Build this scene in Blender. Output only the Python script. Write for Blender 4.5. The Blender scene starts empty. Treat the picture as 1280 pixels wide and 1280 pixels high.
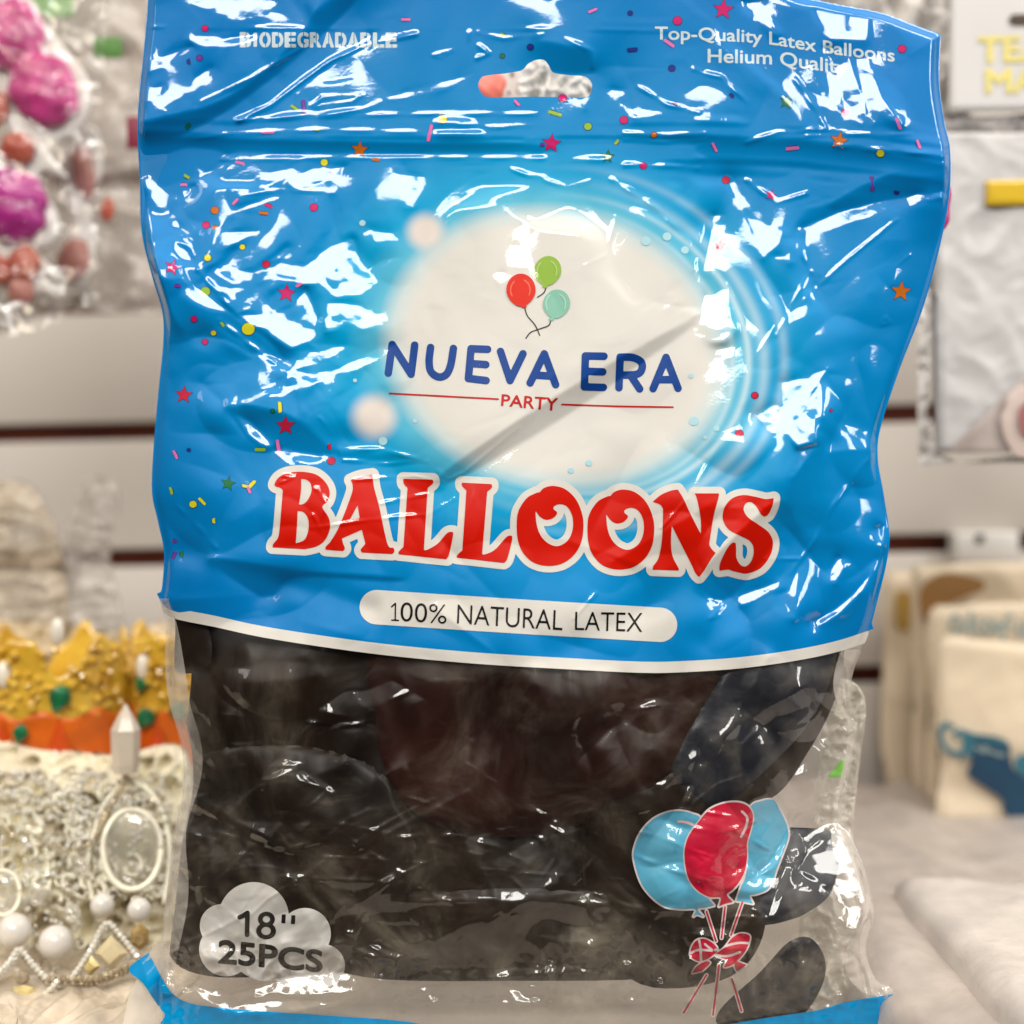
import bpy, bmesh, math, random
import numpy as np
from mathutils import Vector, Matrix, Euler

random.seed(7)
RNG = np.random.default_rng(11)
S = 0.0003            # metres per photo pixel in the plane of the bag
D = 0.5333            # camera distance to that plane
SCN = bpy.context.scene
COL = SCN.collection

# ------------------------------------------------------------------ helpers
def lin(c):
    return tuple(((v/255.0)/12.92 if v/255.0 <= 0.04045 else ((v/255.0+0.055)/1.055)**2.4) for v in c)

def tag(o, label=None, cat=None, group=None, kind=None):
    if label: o['label'] = label
    if cat: o['category'] = cat
    if group: o['group'] = group
    if kind: o['kind'] = kind
    return o

def empty(name, loc=(0, 0, 0)):
    o = bpy.data.objects.new(name, None)
    o.location = loc
    o.empty_display_size = 0.02
    COL.objects.link(o)
    return o

def link(name, me, mats, parent=None, smooth=True):
    if not isinstance(mats, (list, tuple)):
        mats = [mats]
    for m in mats:
        me.materials.append(m)
    if smooth:
        me.polygons.foreach_set('use_smooth', np.ones(len(me.polygons), dtype=bool))
    o = bpy.data.objects.new(name, me)
    COL.objects.link(o)
    if parent is not None:
        o.parent = parent
        o.matrix_parent_inverse = Matrix.Translation(parent.location).inverted()
    return o

def mesh_np(name, verts, loops, starts, totals, mat_idx=None):
    me = bpy.data.meshes.new(name)
    me.vertices.add(len(verts))
    me.vertices.foreach_set('co', np.asarray(verts, dtype=np.float32).ravel())
    me.loops.add(len(loops))
    me.loops.foreach_set('vertex_index', np.asarray(loops, dtype=np.int32))
    me.polygons.add(len(starts))
    me.polygons.foreach_set('loop_start', np.asarray(starts, dtype=np.int32))
    me.polygons.foreach_set('loop_total', np.asarray(totals, dtype=np.int32))
    if mat_idx is not None:
        me.polygons.foreach_set('material_index', np.asarray(mat_idx, dtype=np.int32))
    me.update(calc_edges=True)
    return me

# 2-D curves ---------------------------------------------------------
def smooth(pts, closed=True, n=6):
    """Catmull-Rom through points; a third element marks a corner."""
    P = [(p[0], p[1]) for p in pts]
    C = [len(p) > 2 for p in pts]
    out = []
    N = len(P)
    rng = range(N) if closed else range(N-1)
    for i in rng:
        p1, p2 = P[i], P[(i+1) % N]
        p0 = P[(i-1) % N] if (closed or i > 0) else p1
        p3 = P[(i+2) % N] if (closed or i+2 < N) else p2
        if C[i]: p0 = p1
        if C[(i+1) % N]: p3 = p2
        for k in range(n):
            t = k/n
            a = [0.5*((2*p1[j]) + (-p0[j]+p2[j])*t + (2*p0[j]-5*p1[j]+4*p2[j]-p3[j])*t*t + (-p0[j]+3*p1[j]-3*p2[j]+p3[j])*t**3) for j in (0, 1)]
            out.append(tuple(a))
    if not closed: out.append(P[-1])
    return out

def Z(pts, o, s):
    return [((p[0]/s+o[0], p[1]/s+o[1]) + tuple(p[2:])) for p in pts]

def sdf_poly(polys, X, Y, segs=None):
    """signed distance (negative inside, even-odd) to closed polygons"""
    X = X.astype(np.float32); Y = Y.astype(np.float32)
    d2 = np.full(X.shape, 1e12, dtype=np.float32)
    ins = np.zeros(X.shape, dtype=bool)
    if segs is None:
        segs = []
        for p in polys:
            for i in range(len(p)):
                a, b = p[i], p[(i+1) % len(p)]
                segs.append((a[0], a[1], b[0], b[1]))
    for ax, ay, bx, by in segs:
        dx, dy = bx-ax, by-ay
        L = dx*dx+dy*dy
        if L < 1e-12: continue
        t = np.clip(((X-ax)*dx+(Y-ay)*dy)/L, 0, 1)
        ex = X-ax-t*dx; ey = Y-ay-t*dy
        np.minimum(d2, ex*ex+ey*ey, out=d2)
        if ay != by:
            c = (ay > Y) != (by > Y)
            ins ^= c & (X < (dx*(Y-ay)/dy+ax))
    d = np.sqrt(d2)
    return np.where(ins, -d, d)

def sdf_lines(lines, X, Y):
    """distance to open polylines"""
    d2 = np.full(X.shape, 1e12, dtype=np.float32)
    for l in lines:
        for i in range(len(l)-1):
            ax, ay = l[i][:2]; bx, by = l[i+1][:2]
            dx, dy = bx-ax, by-ay
            L = dx*dx+dy*dy+1e-9
            t = np.clip(((X-ax)*dx+(Y-ay)*dy)/L, 0, 1)
            ex = X-ax-t*dx; ey = Y-ay-t*dy
            d2 = np.minimum(d2, ex*ex+ey*ey)
    return np.sqrt(d2)

def grid_for(x0, y0, x1, y1, step):
    nx = int(math.ceil((x1-x0)/step))+1; ny = int(math.ceil((y1-y0)/step))+1
    xs = x0+np.arange(nx)*step; ys = y0+np.arange(ny)*step
    return np.meshgrid(xs, ys)

def march(sd, X, Y):
    """filled region sd<0 as a mesh: returns 2-D verts, loops, starts, totals (viewer-facing winding)"""
    ny, nx = sd.shape
    sd = np.where(np.abs(sd) < 1e-4, 1e-4, sd)
    ins = sd < 0
    vid = -np.ones(sd.shape, dtype=np.int64)
    vid[ins] = np.arange(ins.sum())
    vx = [X[ins]]; vy = [Y[ins]]
    n = int(ins.sum())
    he = -np.ones((ny, nx-1), dtype=np.int64)
    c = ins[:, :-1] != ins[:, 1:]
    t = sd[:, :-1]/(sd[:, :-1]-sd[:, 1:]+1e-20)
    he[c] = n+np.arange(c.sum()); n += int(c.sum())
    vx.append((X[:, :-1]+t*(X[:, 1:]-X[:, :-1]))[c]); vy.append(Y[:, :-1][c])
    ve = -np.ones((ny-1, nx), dtype=np.int64)
    c = ins[:-1] != ins[1:]
    t = sd[:-1]/(sd[:-1]-sd[1:]+1e-20)
    ve[c] = n+np.arange(c.sum()); n += int(c.sum())
    vx.append(X[:-1][c]); vy.append((Y[:-1]+t*(Y[1:]-Y[:-1]))[c])
    V = np.stack([np.concatenate(vx), np.concatenate(vy)], 1)
    s = ins[:-1, :-1].astype(int)+ins[:-1, 1:]+ins[1:, 1:]+ins[1:, :-1]
    f = s == 4
    q = np.stack([vid[1:, :-1][f], vid[1:, 1:][f], vid[:-1, 1:][f], vid[:-1, :-1][f]], 1)
    loops = [q.ravel()]; totals = [np.full(len(q), 4)]
    part = np.argwhere((s > 0) & (s < 4))
    ex, et = [], []
    for i, j in part:
        cs = [vid[i, j], vid[i, j+1], vid[i+1, j+1], vid[i+1, j]]
        es = [he[i, j], ve[i, j+1], he[i+1, j], ve[i, j]]
        poly = []
        for k in range(4):
            if cs[k] >= 0: poly.append(cs[k])
            if (cs[k] >= 0) != (cs[(k+1) % 4] >= 0): poly.append(es[k])
        if len(poly) >= 3:
            ex.extend(poly[::-1]); et.append(len(poly))
    loops.append(np.array(ex, dtype=np.int64)); totals.append(np.array(et, dtype=np.int64))
    loops = np.concatenate(loops).astype(np.int64); totals = np.concatenate(totals).astype(np.int64)
    starts = np.concatenate([[0], np.cumsum(totals)[:-1]]) if len(totals) else np.zeros(0)
    return V, loops, starts, totals

def gauss_noise(shape, wl, rng, aniso=(1, 1)):
    """band-limited gaussian field, wavelength wl in grid cells"""
    n = rng.standard_normal(shape)
    fy = np.fft.fftfreq(shape[0])[:, None]*aniso[1]; fx = np.fft.rfftfreq(shape[1])[None, :]*aniso[0]
    r = np.sqrt(fx*fx+fy*fy)*wl
    H = np.exp(-((r-1.0)/0.55)**2)
    o = np.fft.irfft2(np.fft.rfft2(n)*H, s=shape)
    return o/o.std()

def blur(a, sig):
    fy = np.fft.fftfreq(a.shape[0])[:, None]; fx = np.fft.rfftfreq(a.shape[1])[None, :]
    return np.fft.irfft2(np.fft.rfft2(a)*np.exp(-2*(math.pi*sig)**2*(fx*fx+fy*fy)), s=a.shape)

def sstep(a, b, x):
    t = np.clip((x-a)/(b-a), 0, 1)
    return t*t*(3-2*t)

# ------------------------------------------------------------------ materials
class NT:
    def __init__(self, name):
        self.m = bpy.data.materials.new(name)
        self.m.use_nodes = True
        self.t = self.m.node_tree
        self.t.nodes.clear()
        self.out = self.t.nodes.new('ShaderNodeOutputMaterial')
    def n(self, typ, props=None, **ins):
        nd = self.t.nodes.new(typ)
        for k, v in (props or {}).items(): setattr(nd, k, v)
        for k, v in ins.items():
            self.set(nd, k, v)
        return nd
    def set(self, nd, k, v):
        key = int(k[1:]) if (k[0] == 'i' and k[1:].isdigit()) else k.replace('_', ' ')
        s = nd.inputs[key]
        if hasattr(v, 'is_output') or isinstance(v, bpy.types.NodeSocket):
            self.t.links.new(v, s)
        else:
            s.default_value = v
    def math(self, op, a, b=0.0, c=0.0, clamp=False):
        nd = self.n('ShaderNodeMath', {'operation': op, 'use_clamp': clamp}, i0=a, i1=b, i2=c)
        return nd.outputs[0]
    def mix(self, f, a, b):
        nd = self.t.nodes.new('ShaderNodeMix'); nd.data_type = 'RGBA'
        self.set(nd, 'i0', f); self.set(nd, 'i6', a); self.set(nd, 'i7', b)
        return nd.outputs[2]
    def end(self, sh):
        self.t.links.new(sh, self.out.inputs['Surface'])
        return self.m

def c4(c): return (c[0], c[1], c[2], 1.0)

def pbr(name, rgb, rough=0.5, spec=0.5, metal=0.0, vary=0.12, scale=60.0, bump=0.0, bscale=200.0, trans=0.0, alpha=1.0, ior=1.45, sheen=0.0, coat=0.0, rgb2=None):
    """Principled with a little procedural colour and surface variation. rgb given linear."""
    t = NT(name)
    tc = t.n('ShaderNodeTexCoord')
    nz = t.n('ShaderNodeTexNoise', None, Vector=tc.outputs['Object'], Scale=scale, Detail=4.0)
    a = tuple(max(0, v*(1-vary)) for v in rgb)
    b = tuple(min(1, v*(1+vary)) for v in rgb) if rgb2 is None else rgb2
    f = t.math('MULTIPLY_ADD', nz.outputs['Fac'], 2.0, -0.5, clamp=True)
    col = t.mix(f, c4(a), c4(b))
    p = t.n('ShaderNodeBsdfPrincipled', None, Base_Color=col, Roughness=rough, Metallic=metal, IOR=ior)
    p.inputs['Specular IOR Level'].default_value = spec
    p.inputs['Transmission Weight'].default_value = trans
    p.inputs['Alpha'].default_value = alpha
    p.inputs['Sheen Weight'].default_value = sheen
    p.inputs['Coat Weight'].default_value = coat
    if bump:
        n2 = t.n('ShaderNodeTexNoise', None, Vector=tc.outputs['Object'], Scale=bscale, Detail=3.0)
        bp = t.n('ShaderNodeBump', None, Strength=bump, Distance=0.001, Height=n2.outputs['Fac'])
        t.set(p, 'Normal', bp.outputs[0])
    return t.end(p.outputs[0])

def film_mat(name, rough=0.05, haze=0.03, tint=(1, 1, 1), haze_col=(0.8, 0.8, 0.8), bump=0.1, bscale=500.0, ior=1.5, boost=1.0, sheen=0.0, zones=False):
    """thin clear plastic: sees through, mirrors by Fresnel, scatters a trace"""
    t = NT(name)
    tc = t.n('ShaderNodeTexCoord'); ge = t.n('ShaderNodeNewGeometry')
    nz = t.n('ShaderNodeTexNoise', None, Vector=tc.outputs['Object'], Scale=bscale, Detail=2.0)
    bp = t.n('ShaderNodeBump', None, Strength=bump, Distance=0.0005, Height=nz.outputs['Fac'])
    io = t.math('MULTIPLY_ADD', ge.outputs['Backfacing'], 1.0/ior-ior, ior)
    fr = t.n('ShaderNodeFresnel', None, IOR=io, Normal=bp.outputs[0])
    fac = t.math('MULTIPLY', fr.outputs[0], boost, clamp=True)
    tr = t.n('ShaderNodeBsdfTransparent', None, Color=c4(tint))
    gl = t.n('ShaderNodeBsdfGlossy', None, Color=(1, 1, 1, 1), Roughness=rough, Normal=bp.outputs[0])
    df = t.n('ShaderNodeBsdfDiffuse', None, Color=c4(haze_col), Normal=bp.outputs[0])
    hz = t.n('ShaderNodeTexNoise', None, Vector=tc.outputs['Object'], Scale=45.0, Detail=3.0)
    hf = t.math('MULTIPLY', t.math('MULTIPLY_ADD', hz.outputs['Fac'], 2.4, -0.4, clamp=True), haze*1.6)
    if zones:       # no veil over the print, a patchy one over the clear half, more along the crinkled foot
        sp = t.n('ShaderNodeSeparateXYZ', None, Vector=tc.outputs['Object'])
        big = t.n('ShaderNodeTexNoise', None, Vector=tc.outputs['Object'], Scale=26.0, Detail=8.0, Roughness=.66, Distortion=1.3)
        bf = t.math('POWER', t.math('MULTIPLY_ADD', big.outputs['Fac'], 3.2, -1.1, clamp=True), 2.2)
        z1 = t.n('ShaderNodeMapRange', {'interpolation_type': 'SMOOTHSTEP'}, Value=sp.outputs[2], From_Min=-.050, From_Max=-.060).outputs[0]
        z2 = t.n('ShaderNodeMapRange', {'interpolation_type': 'SMOOTHSTEP'}, Value=sp.outputs[2], From_Min=-.125, From_Max=-.185).outputs[0]
        hf = t.math('MULTIPLY', t.math('MULTIPLY_ADD', bf, haze, t.math('MULTIPLY', z2, t.math('MULTIPLY_ADD', bf, .16, .03))), z1)
    m1 = t.n('ShaderNodeMixShader', None, i0=hf, i1=tr.outputs[0], i2=df.outputs[0])
    m2 = t.n('ShaderNodeMixShader', None, i0=fac, i1=m1.outputs[0], i2=gl.outputs[0])
    if sheen:
        g2 = t.n('ShaderNodeBsdfGlossy', None, Color=(1, 1, 1, 1), Roughness=.32, Normal=bp.outputs[0])
        m3 = t.n('ShaderNodeMixShader', None, i0=sheen, i1=m2.outputs[0], i2=g2.outputs[0])
        return t.end(m3.outputs[0])
    return t.end(m2.outputs[0])

def ink(name, srgb, k=0.98, rough=0.45):
    return pbr(name, tuple(min(0.9, v*k) for v in lin(srgb)), rough=rough, spec=0.0, vary=0.03, scale=120)

# ------------------------------------------------------------------ text outlines
_TXT = {}
def text_segs(txt):
    """boundary segments of the built-in font, baseline 0, cap height 1"""
    if txt in _TXT: return _TXT[txt]
    def raw(s):
        cu = bpy.data.curves.new('t', 'FONT'); cu.body = s; cu.size = 1.0; cu.resolution_u = 5
        ob = bpy.data.objects.new('t', cu); COL.objects.link(ob)
        dg = bpy.context.evaluated_depsgraph_get(); dg.update()
        me = ob.evaluated_get(dg).to_mesh()
        cnt = {}
        for p in me.polygons:
            for k in p.edge_keys: cnt[k] = cnt.get(k, 0)+1
        v = [tuple(x.co[:2]) for x in me.vertices]
        sg = [(v[a], v[b]) for (a, b), c in cnt.items() if c == 1]
        ob.evaluated_get(dg).to_mesh_clear()
        bpy.data.objects.remove(ob); bpy.data.curves.remove(cu)
        return sg
    H = raw('H'); ch = max(p[1] for s in H for p in s)
    sg = raw(txt)
    x0 = min(p[0] for s in sg for p in s); x1 = max(p[0] for s in sg for p in s)
    r = ([((a[0]-x0)/(x1-x0), a[1]/ch, (b[0]-x0)/(x1-x0), b[1]/ch) for a, b in sg])
    _TXT[txt] = r
    return r

def text_px(txt, bl, br, tl, tr, bend=0.0, bend2=None):
    """text segments mapped on a photo-pixel quadrilateral (baseline-left ... cap-right); bend pushes the middle down"""
    out = []
    def mp(u, v):
        x = (bl[0]*(1-u)+br[0]*u)*(1-v)+(tl[0]*(1-u)+tr[0]*u)*v
        y = (bl[1]*(1-u)+br[1]*u)*(1-v)+(tl[1]*(1-u)+tr[1]*u)*v
        return x, y+bend*4*u*(1-u)
    for a, b, c, d in text_segs(txt):
        p, q = mp(a, b), mp(c, d)
        out.append((p[0], p[1], q[0], q[1]))
    return out
# ------------------------------------------------------------------ the film's relief (photo-pixel grid, pixels of height towards the camera)
LEFT = [(186, -40), (185, 0), (180, 60), (172, 150), (175, 230), (177, 290), (190, 345), (203, 390), (204, 430), (198, 490), (192, 560), (190, 615), (197, 650), (205, 690), (203, 730), (200, 752), (207, 780), (206, 830), (212, 880), (226, 930), (229, 985), (216, 1050), (207, 1130), (200, 1190), (198, 1240), (194, 1285), (192, 1335)]
RIGHT = [(960, -40), (985, -10), (1040, 4), (1100, 16), (1140, 30), (1176, 43, 1), (1174, 100), (1180, 150), (1188, 190), (1186, 250), (1172, 320), (1152, 390), (1125, 460), (1102, 530), (1097, 570), (1105, 620), (1112, 670), (1108, 705), (1097, 750), (1084, 797), (1068, 835), (1063, 870), (1073, 905), (1065, 950), (1056, 1000), (1062, 1040), (1080, 1085), (1092, 1140), (1082, 1185), (1095, 1225), (1119, 1245), (1121, 1335)]
OUTLINE = smooth(LEFT, False, 5) + smooth(RIGHT, False, 5)[::-1]
BORDER_LOW = smooth([(196, 751), (212, 771), (270, 784), (330, 797), (420, 811), (500, 821), (600, 830), (700, 836), (800, 841), (860, 840), (930, 835), (1000, 825), (1050, 814), (1092, 800)], False, 4)
BORDER_UP = [(x, y-(14 if x > 225 else 9)) for x, y in BORDER_LOW]
HOLE = smooth([(612, 94), (630, 92), (652, 88), (660, 80), (670, 75), (680, 75), (686, 82), (692, 91), (712, 94), (732, 96), (740, 106), (737, 119), (725, 122), (670, 121), (625, 122), (606, 120), (598, 108), (602, 97)], True, 4)

GX0, GY0, GX1, GY1, GS = 130.0, -44.0, 1230.0, 1336.0, 2.0
GX, GY = grid_for(GX0, GY0, GX1, GY1, GS)
SD_OUT = sdf_poly([OUTLINE], GX, GY)
SD_HOLE = sdf_poly([HOLE], GX, GY)
inner = np.maximum(-SD_OUT, 0)

def build_base():
    ys = [-60, 60, 130, 215, 260, 350, 500, 640, 850, 1050, 1180, 1240, 1275, 1340]
    bs = [14, 13, 14, 14, 19, 32, 53, 66, 68, 62, 50, 28, 9, 6]
    B = np.interp(GY, ys, bs)
    B = blur(B, 8)
    h = B*(1-np.exp(-inner/85.0))
    # slow swells of the stuffed pouch and of the header
    h += 7*gauss_noise(GX.shape, 180, RNG)*sstep(0, 80, inner)*np.interp(GY, [0, 200, 300, 1200, 1270], [0.5, .15, .8, .8, .1])
    return h
HB = build_base()

def crumple():
    m_tl = np.exp(-(((GX-340)/200)**2+((GY-400)/170)**2))
    m_r = np.exp(-(((GX-1000)/150)**2+((GY-560)/260)**2))
    m_low = sstep(825, 860, GY)*(1-sstep(1225, 1262, GY))
    m_bot = np.exp(-((GY-1222)/38)**2)
    m_edge = np.exp(-inner/70.0)*sstep(820, 900, GY)
    m_top = sstep(150, 60, GY)
    zip_ = 1-np.exp(-((GY-188-(GX-640)*0.012)/34)**2)*0.9
    n1 = np.abs(gauss_noise(GX.shape, 120, RNG)); n2 = np.abs(gauss_noise(GX.shape, 52, RNG)); n3 = gauss_noise(GX.shape, 22, RNG)
    n2b = -np.abs(gauss_noise(GX.shape, 40, RNG)); n3b = -np.abs(gauss_noise(GX.shape, 17, RNG)); n4 = -np.abs(gauss_noise(GX.shape, 9, RNG))
    nb = -np.abs(gauss_noise(GX.shape, 22, RNG, (1.0, 2.2)))
    ell = np.exp(-((((GX-690)/260)**2+((GY-440)/220)**2)**2))
    h = n1*(3.0+2.5*m_tl+3.0*m_r+3*m_low)*(1-.5*ell)
    h += n2*(0.6+1.6*m_tl+1.5*m_r+2.2*m_low)*(1-.7*ell)
    h += n3*(0.06+.30*m_tl+.2*m_r+.15*m_low)*(1-.8*ell)
    h += n2b*(.6*m_low+1.2*m_edge) + n3b*(0.08*m_low+.6*m_edge+.08*m_tl) + n4*(.01*m_low+.12*m_edge)
    h += nb*5.0*m_bot + n3b*2.0*m_bot + n4*.4*m_bot
    return h*zip_*sstep(-2, 14, inner)*(1-.45*m_top)
HC = crumple()

# zip ridges, seams and long soft folds -------------------------------------
def ridge(line, sig, amp, cusp=False):
    d = sdf_lines([line], GX, GY)
    return amp*(np.exp(-np.sqrt((d/sig)**2+.02)) if cusp else np.exp(-(d/sig)**2))
def zl(off, wob=0.0):
    return [(150, 181+off), (400, 186+off+wob), (640, 187+off), (880, 184+off+wob*2), (1000, 190+off), (1110, 204+off), (1200, 216+off)]
HZ = ridge(zl(-33), 6, 1.6) + ridge(zl(-19, 1), 5, 2.2) + ridge(zl(-3), 9, -3.0) + ridge(zl(13), 5, 2.4) + ridge(zl(36), 9, -2.5)
HZ += ridge([(150, 33), (400, 36), (700, 36), (900, 40)], 2.5, .9)
FOLDS = [  # polyline, width, amplitude
    ([(560, 592), (640, 536), (720, 488), (800, 440), (872, 398)], 20, -4.0),
    ([(150, 250), (300, 160), (470, 20)], 42, -9.0),
    ([(230, 690), (330, 720), (460, 760)], 16, -5.0),
    ([(285, 500), (360, 540), (470, 560)], 22, -6.0),
    ([(205, 345), (290, 430), (360, 470)], 12, 5.0),
    ([(880, 800), (960, 740), (1040, 560)], 20, -4.0),
    ([(700, 820), (900, 700), (960, 640)], 24, -5.0),
    ([(900, 60), (960, 110), (1000, 150)], 14, 4.0),
    ([(740, 360), (830, 310), (880, 290)], 30, -4.0),
    ([(250, 1000), (300, 1030), (360, 1060)], 12, 7.0),
    ([(330, 985), (370, 968), (415, 990)], 7, 5.0),
    ([(350, 1096), (420, 1100), (490, 1104)], 6, 4.5),
    ([(490, 1128), (600, 1125), (760, 1130)], 7, 5.5),
    ([(520, 1180), (600, 1150), (690, 1105)], 12, 7.0),
    ([(330, 1070), (430, 1000), (500, 960)], 16, 5.5),
    ([(600, 1000), (700, 900), (860, 850)], 20, 5.0),
    ([(800, 1010), (900, 920), (1000, 860)], 14, 6.0),
    ([(860, 1000), (930, 880), (960, 820)], 10, 5.0),
    ([(225, 1190), (400, 1228), (640, 1222), (860, 1205), (1060, 1215)], 15, 8.0),
    ([(205, 1240), (420, 1252), (700, 1256), (1000, 1246)], 7, 5.0),
]
HF = sum(ridge(f[0], f[1], f[2], k >= 9) for k, f in enumerate(FOLDS))
_r = random.Random(21)
for _ in range(70):      # straight-edged creases of the clear half
    x, y = _r.uniform(230, 1040), _r.uniform(850, 1215); a = _r.choice([-.75, -.6, -.3, .1, .2, 1.2, -1.1])+_r.uniform(-.25, .25); L = _r.uniform(40, 150)
    bx_, by_ = x+L*math.cos(a), y+L*math.sin(a)
    if by_ > 1235 or by_ < 845: continue
    HF = HF+ridge([(x-L*.5*math.cos(a), y-L*.5*math.sin(a)+_r.uniform(-8, 8)), (x, y), (bx_, by_)], _r.uniform(8, 26), _r.uniform(1.2, 4.5)*_r.choice([1, 1, -1]), True)*sstep(822, 850, GY)
for _ in range(46):      # a few in the printed half
    x, y = _r.uniform(210, 1090), _r.uniform(260, 800); a = _r.uniform(-1.2, 1.2); L = _r.uniform(50, 160)
    if ((x-690)/250)**2+((y-430)/190)**2 < 1.1: continue
    HF = HF+ridge([(x, y), (x+L*math.cos(a), y+L*math.sin(a))], _r.uniform(10, 30), _r.uniform(1.0, 3.4)*_r.choice([1, -1]), True)*(1-sstep(800, 835, GY))
h_goal = HB + HC*1.0 + HZ + HF

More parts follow.
